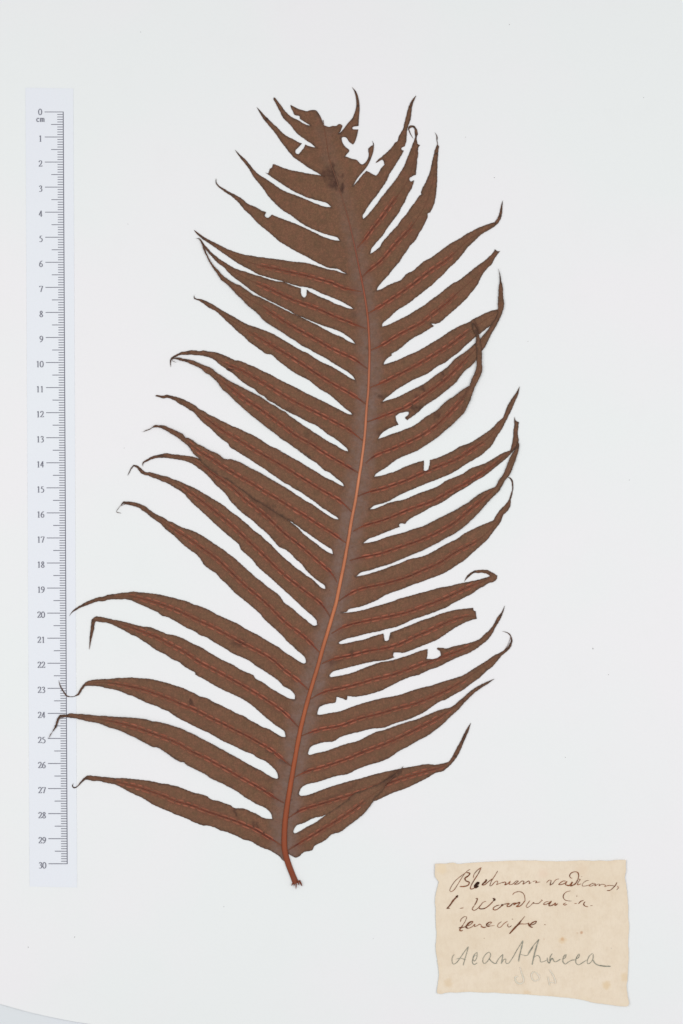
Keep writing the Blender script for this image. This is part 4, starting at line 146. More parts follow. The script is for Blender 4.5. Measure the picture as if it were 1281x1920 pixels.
def sheet_mat():
    m = Mat('mount_sheet_paper', 0.85, 0.1)
    c = m.mix(m.ramp(m.noise(9, 3), 0.4, 0.6), srgb(234, 237, 237), srgb(237, 236, 238))
    c = m.mix(m.math('MULTIPLY', m.ramp(m.noise(900, 4, 0.7), 0.3, 0.75), 0.05), c, srgb(205, 208, 206))
    c = m.mix(m.math('MULTIPLY', m.ramp(m.noise(60, 5, 0.6), 0.55, 0.75), 0.05), c, srgb(215, 216, 214))
    m.bump(m.noise(2500, 4, 0.6), 0.12, 0.0001)
    return m.out(c)
def board_mat():
    m = Mat('backing_board', 0.8, 0.1)
    c = m.mix(m.ramp(m.noise(12, 3), 0.3, 0.7), srgb(221, 226, 228), srgb(222, 225, 232))
    return m.out(c)
def strip_mat():
    m = Mat('scale_strip_paper', 0.75, 0.12)
    c = m.mix(m.ramp(m.noise(14, 3), 0.35, 0.65), srgb(230, 233, 240), srgb(231, 235, 240))
    c = m.mix(m.math('MULTIPLY', m.ramp(m.noise(1400, 3), 0.4, 0.8), 0.05), c, srgb(190, 192, 200))
    return m.out(c)
def print_mat():
    m = Mat('scale_print_ink', 0.8, 0.05)
    return m.out(m.mix(m.noise(2500, 3), srgb(98, 98, 110), srgb(138, 138, 150)))
def label_mat():
    m = Mat('label_paper', 0.85, 0.08)
    c = m.mix(m.ramp(m.noise(45, 4), 0.3, 0.7), srgb(230, 214, 191), srgb(235, 220, 199))
    c = m.mix(m.math('MULTIPLY', m.ramp(m.noise(200, 5, 0.7), 0.45, 0.7), 0.4), c, srgb(218, 198, 172))
    c = m.mix(m.math('MULTIPLY', m.ramp(m.noise(1500, 4, 0.7, stretch=(1, 0.35, 1)), 0.45, 0.75), 0.22), c, srgb(205, 186, 166))
    c = m.mix(m.math('MULTIPLY', m.attr('rim'), 0.2), c, srgb(222, 199, 165))
    def at(wx, wy): return ((800 + wx / 3.2025 - 640.5) * PX, (960 - 1600 - wy / 3.2025) * PX)
    for wx, wy, r, col, p in ((815, 515, 1.0, (203, 150, 112), 0.9), (815, 520, 2.2, (222, 196, 160), 0.6), (930, 475, 0.9, (196, 152, 120), 0.75),
                              (905, 478, 0.7, (200, 165, 135), 0.5), (1080, 790, 2.4, (222, 196, 158), 0.7), (130, 780, 2.6, (222, 198, 165), 0.6),
                              (930, 100, 3.5, (226, 205, 180), 0.6), (1150, 200, 1.0, (224, 180, 150), 0.6), (700, 120, 3.0, (230, 206, 184), 0.5),
                              (600, 840, 2.0, (224, 200, 168), 0.6), (1190, 740, 2.6, (224, 200, 165), 0.6), (90, 95, 3.0, (234, 212, 178), 0.5),
                              (706, 515, 0.6, (210, 180, 156), 0.6), (1110, 570, 0.5, (190, 180, 165), 0.5)):
        x, y = at(wx, wy); c = m.spot(c, x, y, r, srgb(*col), p)
    m.bump(m.noise(1800, 4, 0.6), 0.25, 0.00015)
    return m.out(c)
def ink_mat(name, dark, light, lo=0.35, hi=0.65, sc=350):
    m = Mat(name, 0.7, 0.1)
    c = m.mix(m.ramp(m.noise(sc, 3, 0.6), lo, hi), srgb(*dark), srgb(*light))
    return m.out(m.mix(m.attr('pooled'), c, srgb(52, 30, 20)))
def lamina_mat():
    m = Mat('pressed_lamina', 0.62, 0.12)
    al, ac, web, rim, stain_crease = (m.attr(k) for k in ('along', 'across', 'web', 'rim', 'stain_crease'))
    aa = m.math('ABSOLUTE', ac)
    c = m.mix(m.ramp(m.noise(55, 4, 0.6), 0.3, 0.7), srgb(108, 77, 58), srgb(118, 86, 64))
    c = m.mix(m.math('MULTIPLY', m.ramp(m.noise(330, 5, 0.75), 0.44, 0.62), 0.5), c, srgb(135, 89, 70))
    c = m.mix(m.math('MULTIPLY', m.ramp(m.noise(230, 4, 0.7), 0.5, 0.66), 0.45), c, srgb(92, 75, 54))
    # free veins running out from the midrib to the margin
    ph = m.math('ADD', m.math('MULTIPLY', m.math('SUBTRACT', al, m.math('MULTIPLY', aa, 0.42)), 2 * math.pi / 3.1),
                m.math('MULTIPLY', m.noise(260, 3), 7.0))
    v = m.math('MULTIPLY', m.math('ADD', m.math('SINE', ph), 1.0), 0.5)
    v = m.math('MULTIPLY', v, m.ramp(m.noise(700, 3), 0.3, 0.7))
    c = m.mix(m.math('MULTIPLY', v, 0.5), c, srgb(136, 99, 76))
    g = m.noise(1500, 5, 0.8)
    c = m.mix(m.math('MULTIPLY', m.ramp(g, 0.5, 0.68), 0.32), c, srgb(152, 116, 94))
    c = m.mix(m.math('MULTIPLY', m.ramp(g, 0.5, 0.32), 0.38), c, srgb(74, 50, 38))
    # redder band beside the midrib, darkened to paint the shadow line of the sori
    near = m.new('ShaderNodeMapRange', interpolation_type='SMOOTHSTEP'); m.link(aa, near.inputs[0])
    near.inputs[1].default_value = 3; near.inputs[2].default_value = 10; near.inputs[3].default_value = 0.55; near.inputs[4].default_value = 0
    nf = m.math('MULTIPLY', near.outputs[0], m.attr('fertile'))
    c = m.mix(m.math('MULTIPLY', nf, m.ramp(m.noise(650, 3, 0.7), 0.35, 0.6, (.4, .4, .4, 1))), c, srgb(112, 64, 49))
    # bloomy greyish wing along the rachis
    wf = m.math('MULTIPLY', web, m.ramp(m.noise(300, 5, 0.75), 0.3, 0.62, (.25, .25, .25, 1)))
    c = m.mix(m.math('MULTIPLY', wf, 0.95), c, m.mix(m.noise(900, 4, 0.7), srgb(100, 78, 68), srgb(138, 116, 108)))
    c = m.mix(m.math('MULTIPLY', rim, m.ramp(m.noise(500, 2), 0.3, 0.7, (0.45, 0.45, 0.45, 1), (1, 1, 1, 1))), c, srgb(66, 50, 42))
    sf = m.math('MULTIPLY', stain_crease, m.ramp(m.noise(700, 4, 0.7), 0.2, 0.5), True)  # stains, plus fold and overlap shade painted into the colour
    c = m.mix(sf, c, srgb(64, 41, 34))
    h = m.math('ADD', m.math('MULTIPLY', v, 0.5), g)
    m.bump(h, 0.35, 0.00012)
    return m.out(c)
def midrib_mat():
    m = Mat('midrib_tissue', 0.5, 0.2)
    al = m.attr('along')
    c = m.mix(m.ramp(m.noise(420, 3, 0.6), 0.38, 0.62), srgb(92, 40, 30), srgb(124, 58, 42))
    e = m.new('ShaderNodeMapRange'); m.link(al, e.inputs[0]); e.inputs[1].default_value = 6; e.inputs[2].default_value = 34
    e.inputs[3].default_value = 1; e.inputs[4].default_value = 0
    c = m.mix(m.math('MULTIPLY', e.outputs[0], m.ramp(m.noise(180, 2), 0.42, 0.6)), c, srgb(142, 74, 46))
    c = m.mix(m.attr('faded'), c, srgb(112, 76, 58))
    return m.out(c)
def sorus_mat():
    m = Mat('sorus_cover', 0.6, 0.15)
    c = m.mix(m.ramp(m.noise(500, 3, 0.6), 0.35, 0.65), srgb(140, 80, 61), srgb(164, 100, 79))
    c = m.mix(m.math('MULTIPLY', m.ramp(m.noise(90, 2), 0.42, 0.62), 0.6), c, srgb(120, 82, 62))
    return m.out(c)
def rachis_mat():
    m = Mat('rachis_bark', 0.5, 0.12)
    sx = m.new('ShaderNodeSeparateXYZ'); m.link(m.pos, sx.inputs[0])
    r = m.new('ShaderNodeValToRGB'); m.link(m.math('ADD', m.math('MULTIPLY', sx.outputs[1], 1 / 0.31), 0.5), r.inputs[0])
    el = r.color_ramp.elements; el[0].position = 0.0; el[0].color = srgb(112, 56, 38); el[1].position = 0.99; el[1].color = srgb(110, 76, 58)
    for p, c in ((0.07, (148, 74, 46)), (0.16, (164, 86, 54)), (0.3, (172, 100, 68)), (0.38, (202, 126, 88)), (0.55, (208, 136, 100)),
                 (0.72, (172, 102, 76)), (0.8, (142, 80, 62)), (0.86, (132, 84, 70)), (0.9, (118, 86, 70))):
        e = el.new(p); e.color = srgb(*c)
    c = m.mix(m.math('MULTIPLY', m.ramp(m.noise(600, 4, 0.65, stretch=(1, 0.06, 1)), 0.4, 0.66), 0.4), r.outputs[0], srgb(126, 68, 46))
    c = m.mix(m.math('MULTIPLY', m.ramp(m.noise(140, 4, 0.7), 0.5, 0.7), 0.25), c, srgb(128, 84, 66))
    c = m.mix(m.math('MULTIPLY', m.attr('flank'), 0.6), c, srgb(116, 66, 48))
    m.bump(m.noise(900, 3, 0.6, stretch=(1, 0.06, 1)), 0.4, 0.0002)
    return m.out(c)
SHEET, BOARD, STRIP, PRINT, LABELM = sheet_mat(), board_mat(), strip_mat(), print_mat(), label_mat()
INK = ink_mat('brown_iron_ink', (98, 54, 32), (152, 92, 60))
PENCIL = ink_mat('grey_pencil', (118, 121, 110), (160, 159, 145), sc=700)
GHOST = ink_mat('faint_pencil', (214, 209, 192), (226, 214, 198), sc=500)
LAMINA, MIDRIB, SORUS, RACH = lamina_mat(), midrib_mat(), sorus_mat(), rachis_mat()
SPECK = ink_mat('dust_grain', (120, 118, 116), (170, 168, 166))

# ---------------------------------------------------------------- object helpers
def mesh_obj(name, verts, faces, mat, parent=None, attrs=None, smooth=False, scale=MM):
    me = bpy.data.meshes.new(name)
    me.from_pydata([(x * scale, y * scale, z * scale) for x, y, z in verts], [], faces)
    for k, vals in (attrs or {}).items():
        a = me.attributes.new(k, 'FLOAT', 'POINT'); a.data.foreach_set('value', np.asarray(vals, dtype=np.float32))
    me.materials.append(mat)
    if smooth: me.polygons.foreach_set('use_smooth', [True] * len(me.polygons))
    me.update()
    o = bpy.data.objects.new(name, me); COL.objects.link(o)
    if parent: o.parent = parent
    return o
def thing(name, label, cat):
    o = bpy.data.objects.new(name, None); COL.objects.link(o); o.empty_display_size = 0.01
    o['label'] = label; o['category'] = cat
    return o

def catmull(pts, step=0.5, closed=False):
    """centripetal Catmull-Rom through pts, resampled about every step mm"""
    P = [np.array(p, float) for p in pts]
    if len(P) < 2: return [tuple(p) for p in P]
    if len(P) == 2:
        n = max(1, int(np.linalg.norm(P[1] - P[0]) / step)); return [tuple(P[0] + (P[1] - P[0]) * i / n) for i in range(n + 1)]
    Q = [2 * P[0] - P[1]] + P + [2 * P[-1] - P[-2]]
    out = []
    for i in range(1, len(Q) - 2):
        p0, p1, p2, p3 = Q[i - 1:i + 3]
        t0 = 0; t1 = t0 + max(np.linalg.norm(p1 - p0), 1e-6) ** .5; t2 = t1 + max(np.linalg.norm(p2 - p1), 1e-6) ** .5; t3 = t2 + max(np.linalg.norm(p3 - p2), 1e-6) ** .5
        n = max(1, int(np.linalg.norm(p2 - p1) / step + .5))
        for k in range(n):
            t = t1 + (t2 - t1) * k / n
            a1 = (t1 - t) / (t1 - t0) * p0 + (t - t0) / (t1 - t0) * p1; a2 = (t2 - t) / (t2 - t1) * p1 + (t - t1) / (t2 - t1) * p2
            a3 = (t3 - t) / (t3 - t2) * p2 + (t - t2) / (t3 - t2) * p3
            b1 = (t2 - t) / (t2 - t0) * a1 + (t - t0) / (t2 - t0) * a2; b2 = (t3 - t) / (t3 - t1) * a2 + (t - t1) / (t3 - t1) * a3
            out.append(tuple((t2 - t) / (t2 - t1) * b1 + (t - t1) / (t2 - t1) * b2))
    out.append(tuple(P[-1]))
    return out
def chain(segs, step=0.5):
    """polylines joined at corners -> one dense polyline"""
    out = []
    for i, s in enumerate(segs):
        if not s: continue
        if out: s = [out[-1]] + s
        c = catmull(s, step); out += c[1:] if out else c
    return out
def poly_dist(pts, line):
    """distance, arc position and side of pts (N,2) from a polyline"""
    L = np.array(line); P = np.array(pts)[:, None, :]
    A = L[:-1][None]; D = (L[1:] - L[:-1])[None]; ll = np.maximum((D ** 2).sum(-1), 1e-9)
    t = np.clip(((P - A) * D).sum(-1) / ll, 0, 1); C = A + D * t[..., None]; d = np.sqrt(((P - C) ** 2).sum(-1))
    k = d.argmin(1); i = np.arange(len(P)); seg = np.sqrt(ll[0]); cum = np.concatenate([[0], np.cumsum(seg)])
    s = cum[k] + t[i, k] * seg[k]
    v = P[:, 0] - A[0][k]; Dk = D[0][k]; side = np.sign(Dk[:, 0] * v[:, 1] - Dk[:, 1] * v[:, 0])
    return d[i, k], s, side
def inside(pts, poly):
    P = np.array(pts); Q = np.array(poly); x, y = P[:, 0], P[:, 1]; c = np.zeros(len(P), bool)
    x0, y0 = Q[-1]
    for x1, y1 in Q:
        if y0 != y1:
            m = ((y0 > y) != (y1 > y)) & (x < (x1 - x0) * (y - y0) / (y1 - y0) + x0); c ^= m
        x0, y0 = x1, y1
    return c
def smooth(a, b, x): t = np.clip((x - a) / (b - a), 0, 1); return t * t * (3 - 2 * t)
RLINE = catmull(RACHIS, 1.0)
RNP = np.array(RLINE)
def rachis_at(y):
    """rachis point at sheet height y (y falls along the line)"""
    i = np.argmin(abs(RNP[:, 1] - y)); return tuple(RNP[i])

def fill(poly, grid, margin, extra=()):
    """triangulate a simple outline with interior points"""
    Q = np.array(poly); lo, hi = Q.min(0), Q.max(0)
    pts = []
    ny = int((hi[1] - lo[1]) / grid) + 1; nx = int((hi[0] - lo[0]) / grid) + 1
    for j in range(ny + 1):
        for i in range(nx + 1):
            pts.append((lo[0] + (i + 0.5 * (j % 2) + random.uniform(-.2, .2)) * grid, lo[1] + (j + random.uniform(-.2, .2)) * grid))
    pts = [p for p, k in zip(pts, inside(pts, poly)) if k]
    if pts:
        d, _, _ = poly_dist(pts, list(poly) + [poly[0]]); pts = [p for p, q in zip(pts, d) if q > margin]
    n = len(poly)
    V = [Vector(p) for p in poly] + [Vector(p) for p in pts]
    vs, es, fs, ov, oe, of = delaunay_2d_cdt(V, [(i, (i + 1) % n) for i in range(n)], [], 0, 1e-5)
    cen = [((vs[f[0]].x + vs[f[1]].x + vs[f[2]].x) / 3, (vs[f[0]].y + vs[f[1]].y + vs[f[2]].y) / 3) for f in fs]
    k = inside(cen, poly); fs = [tuple(f) for f, q in zip(fs, k) if q]
    out = []
    for f in fs:
        a, b, c = (vs[i] for i in f)
        out.append(f if (b - a).cross(c - a) > 0 else f[::-1])
    return [(v.x, v.y) for v in vs], out
def slab(name, pts, faces, z, thick, mat, parent, attrs=None, smooth_=True):
    """top surface at heights z, walls and underside thick below"""
    n = len(pts); cnt = {}
    for f in faces:
        for a, b in ((f[0], f[1]), (f[1], f[2]), (f[2], f[0])): cnt[(a, b)] = 1
    rimv = sorted({a for (a, b) in cnt if (b, a) not in cnt} | {b for (a, b) in cnt if (b, a) not in cnt}); ri = {v: 2 * n + i for i, v in enumerate(rimv)}; m = len(rimv)
    walls = [(ri[b], ri[a], ri[a] + m, ri[b] + m) for (a, b) in cnt if (b, a) not in cnt]
    topv = [(x, y, h) for (x, y), h in zip(pts, z)]; lowv = [(x, y, h - thick) for x, y, h in topv]
    verts = topv + lowv + [topv[v] for v in rimv] + [lowv[v] for v in rimv]
    fs = list(faces) + [tuple(i + n for i in f[::-1]) for f in faces] + walls
    at = {k: list(v) + list(v) + [v[q] for q in rimv] * 2 for k, v in (attrs or {}).items()}
    o = mesh_obj(name, verts, fs, mat, parent, at, False)
    if smooth_: o.data.polygons.foreach_set('use_smooth', [i < len(faces) for i in range(len(fs))])
    return o

# ---------------------------------------------------------------- setting: backing board and mounting sheet
def px(x, y): return ((x - 640.5) * PX, (960 - y) * PX)
bw = 400
o = mesh_obj('backing_board', [(-bw, -bw, -4), (bw, -bw, -4), (bw, bw, -4), (-bw, bw, -4), (-bw, -bw, -.9), (bw, -bw, -.9), (bw, bw, -.9), (-bw, bw, -.9)],
             [(4, 5, 6, 7), (0, 3, 2, 1), (0, 1, 5, 4), (1, 2, 6, 5), (2, 3, 7, 6), (3, 0, 4, 7)], BOARD)
o['kind'] = 'structure'
low = [px(*p) for p in ((-26, 1874), (0, 1882.5), (20, 1888), (48, 1896), (75, 1902.5), (105, 1909), (140, 1915.5), (172, 1920.5), (240, 1930), (400, 1946), (700, 1960), (1312, 1966))]
outline = catmull(low, 3) + [px(1312, 1000), px(1312, -40)] + [px(600, -40), px(-26, -40)] + [px(-26, 900)]
P, F = fill(outline, 8, 3)
zz = [-0.02 - 0.015 * (1 + noise.noise(Vector((x / 60, y / 60, 0)))) for x, y in P]
sheet = slab('mounting_sheet', P, F, zz, 0.35, SHEET, None)
sheet['label'] = 'large plain white sheet under everything else, its lower left edge curved'
sheet['category'] = 'paper sheet'
for x, y, r, e in ((1207, 183, 1.3, 1.2), (955, 46, 1.5, 1.6), (873, 257, 1.4, 1.0), (927, 333, 1.6, 1.2), (264, 60, 1.3, 1.5), (1112, 1216, 1.9, 2.0),
                   (1141, 1265, 1.3, 1.8), (53, 1776, 1.2, 2.4), (140, 1757, 1.2, 3.0), (233, 840, 1.3, 1.2), (300, 980, 1.2, 1.0), (990, 640, 1.3, 1.0),
                   (1180, 900, 1.2, 1.6), (420, 1700, 1.3, 1.4), (700, 1760, 1.2, 1.2), (240, 420, 1.2, 1.1), (1060, 1420, 1.2, 1.6)):
    cx, cy = px(x, y); th = random.uniform(0, 3.1)
    vs = [(cx, cy, 0.08)]
    for k in range(7):
        a = k * 2 * math.pi / 7; u, v = math.cos(a) * r * e * .5 * PX * random.uniform(.7, 1.1), math.sin(a) * r * .5 * PX * random.uniform(.7, 1.1)
        vs.append((cx + u * math.cos(th) - v * math.sin(th), cy + u * math.sin(th) + v * math.cos(th), -0.02))
    mesh_obj('speck', vs, [(0, k + 1, (k + 1) % 7 + 1) for k in range(7)], SPECK, sheet)

# ---------------------------------------------------------------- flat pen, pencil and printed strokes
_lift = [0.0]
def ribbon(line, widths, zf, V, Fc):
    L = np.array(line); n = len(L)
    if n < 2: return
    T = np.gradient(L, axis=0); T /= np.maximum(np.linalg.norm(T, axis=1)[:, None], 1e-9); N = np.stack([-T[:, 1], T[:, 0]], 1)
    b = len(V); _lift[0] += 0.0004
    for i in range(n):
        z = _lift[0] + i * 0.00002
        for s in (-.5, .5):
            q = L[i] + N[i] * widths[i] * s; V.append((q[0], q[1], zf(q[0], q[1]) + z))
    for i in range(n - 1):
        k = b + 2 * i; Fc.append((k, k + 2, k + 3, k + 1))

# ---------------------------------------------------------------- paper scale
scale = thing('paper_scale', 'narrow pale bluish paper strip printed with a 0 to 30 cm ruler', 'ruler')
co = [px(48, 164.5), px(137.6, 166), px(144.6, 1664), px(55.8, 1662)]
P, F = [], []
for j in range(31):
    for i in range(4):
        u, v = i / 3, j / 30
        P.append(tuple((np.array(co[0]) * (1 - u) + np.array(co[1]) * u) * (1 - v) + (np.array(co[3]) * (1 - u) + np.array(co[2]) * u) * v))
for j in range(30):
    for i in range(3):
        a = j * 4 + i; F += [(a, a + 4, a + 5), (a, a + 5, a + 1)]
def strip_z(x, y): return 0.13
slab('strip', P, F, [strip_z(x, y) for x, y in P], 0.12, STRIP, scale)
V, Fc = [], []
top, bot = np.array(px(118.8, 210)), np.array(px(126.3, 1619.4))
pz = lambda x, y: strip_z(x, y) + 0.02
def rule(p): return top + (bot - top) * p
def seg(a, b, w, n):
    ribbon([tuple(np.array(a) + (np.array(b) - np.array(a)) * i / n) for i in range(n + 1)], [w] * (n + 1), pz, V, Fc)
seg(rule(-.0005), rule(1.0005), 1.75 * PX, 120)
for k in range(301):
    r = rule(k / 300); ln = 35 if k % 10 == 0 else (23 if k % 5 == 0 else 11.2)
    seg((r[0] - ln * PX, r[1] + 0.0), (r[0], r[1]), 1.35 * PX, 4)
o = mesh_obj('graduation_marks', V, Fc, PRINT, scale)
GL = {'0': [[(.28, 1), (.1, .85), (.03, .5), (.1, .15), (.28, 0), (.46, .15), (.53, .5), (.46, .85), (.28, 1)]],
      '1': [[(.14, .84), (.31, .98)], [(.31, 1), (.31, .5), (.31, 0)], [(.17, .02), (.45, .02)]],
      '2': [[(.04, .74), (.12, .93), (.28, 1), (.45, .9), (.48, .72), (.38, .48), (.2, .22), (.03, .04)], [(.03, .05), (.5, .05)], [(.5, .05), (.56, .2)]],
      '3': [[(.08, .82), (.25, 1), (.44, .9), (.43, .68), (.24, .55)], [(.24, .55), (.46, .44), (.49, .22), (.3, .02), (.06, .06)]],
      '4': [[(.37, 0), (.37, .5), (.37, 1)], [(.37, 1), (.02, .3)], [(.02, .28), (.56, .28)]],
      '5': [[(.5, .97), (.2, .97)], [(.2, .97), (.13, .62)], [(.13, .62), (.35, .6), (.5, .42), (.46, .15), (.25, 0), (.05, .06)]],
      '6': [[(.5, 1), (.25, .85), (.08, .52), (.08, .2), (.28, 0), (.48, .14), (.48, .42), (.3, .58), (.1, .44)]],
      '7': [[(.03, .8), (.08, .96)], [(.08, .96), (.54, .96)], [(.54, .96), (.38, .5), (.24, 0)]],
      '8': [[(.28, .54), (.1, .75), (.28, 1), (.46, .78), (.28, .54), (.05, .24), (.28, 0), (.51, .22), (.28, .54)]],
      '9': [[(.06, 0), (.31, .15), (.48, .48), (.48, .8), (.28, 1), (.08, .86), (.08, .58), (.26, .42), (.46, .56)]],
      'c': [[(.42, .48), (.3, .62), (.1, .5), (.05, .3), (.12, .08), (.28, 0), (.44, .12)]],
      'm': [[(.08, .62), (.08, .3), (.08, 0)], [(.08, .5), (.2, .61), (.31, .55), (.35, .3), (.35, 0)], [(.35, .48), (.48, .61), (.6, .55), (.63, .3), (.63, 0)],
            [(0, .02), (.16, .02)], [(.27, .02), (.43, .02)], [(.55, .02), (.71, .02)], [(0, .6), (.08, .6)]]}
def write(txt, cx, cy, h, pitch, name):
    V, Fc = [], []
    w = pitch * (len(txt) - 1) + .56 * h; x = cx - w / 2
    for ch in txt:
        for st in GL[ch]:
            L = catmull([(x + a * h, cy + (b - .5) * h) for a, b in st], 0.25)
            A = np.array(L); T = np.gradient(A, axis=0); T /= np.maximum(np.linalg.norm(T, axis=1)[:, None], 1e-9)
            ribbon(L, list(h * (0.065 + 0.08 * abs(T[:, 1]))), pz, V, Fc)
        x += pitch
    o = mesh_obj(name, V, Fc, PRINT, scale); return o
for k in range(31):
    r = rule(k / 30); cx, cy = r[0] - (43.2 - 0.0) * PX, r[1] - 3.0 * PX
    if k == 0: cy += 3.0 * PX
    if k >= 10: cx -= 4.0 * PX * 0.5
    if k >= 10: cx += 0 * PX
    write(str(k), cx if k < 10 else r[0] - 46.5 * PX, cy, 11.4 * PX, 7.3 * PX, 'numeral')
write('cm', *px(75.3, 222.8), 11.5 * PX, 6.8 * PX, 'unit_lettering')

# ---------------------------------------------------------------- handwritten label
label = thing('handwritten_label', 'torn cream paper label with three lines of brown ink and one pencil word', 'paper label')
lab = chain(LABEL, 0.5)
rag = []
for i, (x, y) in enumerate(lab):
    a = 0.10 * noise.noise(Vector((x * 1.1, y * 1.1, 3))) + 0.12 * noise.noise(Vector((x * .35, y * .35, 9)))
    rag.append((x + a, y + a * .8))
rag = [p for i, p in enumerate(rag) if i == 0 or math.dist(p, rag[i - 1]) > 0.05]
if math.dist(rag[0], rag[-1]) < 0.3: rag.pop()
LC = px(1000, 1748)
def label_z(x, y):
    u, v = (x - LC[0]) / 38, (y - LC[1]) / 28
    return 0.22 + 0.30 * max(0, u * u + v * v - .55) + 0.08 * noise.noise(Vector((x / 14, y / 14, 2)))
P, F = fill(rag, 1.4, 0.5)
d, _, _ = poly_dist(P, rag + [rag[0]])
slab('label_paper', P, F, [label_z(x, y) for x, y in P], 0.14, LABELM, label, {'rim': 1 - smooth(0, 1.3, d)})
lz = lambda x, y: label_z(x, y) + 0.03
for g, sts in STROKES.items():
    V, Fc, wet = [], [], []
    for w, pts in sts:
        L = catmull(pts, 0.2); n = len(L)
        ws = [w * (1.45 if g.startswith('INK') else 1.35) * (0.75 + 0.35 * noise.noise(Vector((p[0], p[1], 4)))) * min(1, .45 + i / 5, .45 + (n - 1 - i) / 5) for i, p in enumerate(L)]
        ribbon(L, ws, lz, V, Fc); wet += [float(smooth(.3, .9, w)) if g.startswith('INK') else 0.0] * (len(V) - len(wet))
    nm, mt = ('ink_writing', INK) if g.startswith('INK') else (('pencil_writing', PENCIL) if g == 'PENCIL' else ('faint_pencil_number', GHOST))
    mesh_obj(nm, V, Fc, mt, label, {'pooled': wet})

# ---------------------------------------------------------------- the frond
frond = thing('fern_frond', 'pressed brown fern frond with a torn top, long tapering lobes and an orange stalk', 'fern frond')
BASE = 0.25
STAIN_CREASE_SPOTS = [px(x, y) + (r * PX, s) for x, y, r, s in (  # stain spots, some of them painted darkness of creases
    (616, 327, 19, .7), (626, 345, 15, .75), (641, 352, 6, .7), (432, 691, 7, 1.0), (427, 695, 5, 1.0),
    (452, 1203, 10, .55), (440, 1206, 12, .3), (357, 1316, 5, .9), (360, 1322, 5, .7), (439, 1520, 6, .7), (478, 1544, 8, .5), (831, 704, 5, .8), (828, 712, 4, .8),
    (793, 728, 6, .6), (780, 742, 5, .7), (777, 764, 7, .8), (790, 768, 9, .7), (712, 744, 5, .8), (718, 746, 5, .6), (820, 778, 8, .45), (710, 812, 7, .4),
    (545, 768, 14, .35), (500, 955, 22, .3), (660, 1225, 9, .5), (620, 1243, 8, .5), (735, 1195, 6, .4), (500, 1362, 0.1, 0), (665, 590, 8, .3),
    (770, 835, 6, .3), (867, 745, 7, .5), (745, 1445, 7, .5), (735, 1455, 8, .45), (720, 1470, 9, .3), (679, 1410, 5, .6), (1, 1, 1, 0),
    (638, 358, 5, .6), (576, 815, 8, .3), (640, 915, 6, .35), (573, 1250, 5, .3), (505, 1462, 5, .3), (532, 1428, 6, .4), (508, 1485, 10, .35),
    (550, 1275, 8, .25), (592, 1175, 6, .3), (625, 1042, 7, .3), (646, 776, 0.1, 0))]
STREAKS = [[px(*p) for p in pts] + [w * PX, s] for pts, w, s in (  # dark folds and overlap seams, their shade painted into the lamina colour
    (((623, 306), (625, 318), (629, 333), (633, 348)), 3.2, .95), (((608, 324), (618, 321), (625, 322)), 2.2, .7), (((607, 333), (614, 329), (623, 334)), 3, .7),
    (((621, 340), (626, 346), (631, 354)), 3, .85), (((641, 345), (643, 350), (643, 359)), 3, .95), (((634, 330), (640, 331), (645, 327)), 2.4, .8), (((617, 312), (624, 311)), 2, .7),
    (((792, 722), (795, 735)), 2, .8), (((778.5, 736), (780, 745)), 1.8, .8), (((829, 699), (832, 708)), 2.6, .85), (((707, 740), (719, 746)), 2.6, .8),
    (((770, 762), (785, 765), (795, 768)), 3, .85), (((774, 768), (782, 771)), 2.6, .7), (((710, 811), (725, 805)), 3, .6), (((825, 770), (822, 783)), 2.4, .7),
    (((816, 777), (815, 786)), 1.8, .6), (((872, 742), (877, 728)), 3.5, .6), (((866, 772), (872, 752)), 2.2, .5), (((356, 1310), (358.5, 1322), (364, 1325)), 2, .9),
    (((439, 1517), (445, 1531)), 3, .75), (((476, 1540), (484, 1552)), 3, .7), (((536, 1336), (543, 1343)), 2.2, .9), (((492, 1562), (508, 1572)), 2.4, .9),
    (((476, 1549), (486, 1559)), 1.8, .9), (((571, 1446), (584, 1442)), 2.6, .9), (((559, 1520), (584, 1511)), 2.4, .8), (((495, 1481), (513, 1494)), 2.8, .7),
    (((467, 931), (484, 943), (505, 958), (549, 979)), 4.5, .3), (((470, 934), (482, 941)), 3, .6), (((441, 1203), (448, 1205), (457, 1207)), 3, .7),
    (((436, 1206), (450, 1211)), 5, .4), (((745, 1440), (735, 1454), (718, 1470)), 3.5, .55), (((679, 1408), (686, 1404)), 3, .6), (((655, 1449), (745, 1400)), .1, 0),
    (((622, 1243), (640, 1236)), 5, .45), (((660, 1221), (668, 1227)), 5, .5), (((500, 1408), (520, 1415)), 3, .5), (((526, 1426), (538, 1430)), 2.6, .6),
    (((612, 1460), (670, 1430)), .1, 0), (((591, 1505), (640, 1487), (668, 1471)), 3, .35), (((897, 622), (893, 610), (890, 604)), 4, .6))]
def web_z(x, y): return 0.04 * noise.noise(Vector((x / 9, y / 9, 0)))
class Leaf:
    def __init__(s, d, seed): s.d = d; s.seed = seed; s.layer = d['z']
    def z(s, pts):
        P = np.array(pts); rd, _, _ = poly_dist(P, RLINE)
        w = smooth(7, 20, rd); w2 = smooth(14, 44, rd)
        out = []
        for (x, y), a, b, r in zip(P, w, w2, rd):
            crinkle = 0.08 * noise.noise(Vector((x / 7, y / 7, s.seed))) + 0.06 * noise.noise(Vector((x / 22, y / 22, s.seed + 3)))
            out.append(BASE + web_z(x, y) * (1 - a) + crinkle * a + s.layer * .32 * b + 0.002 * max(0, r - 40) * a)
        return np.array(out)
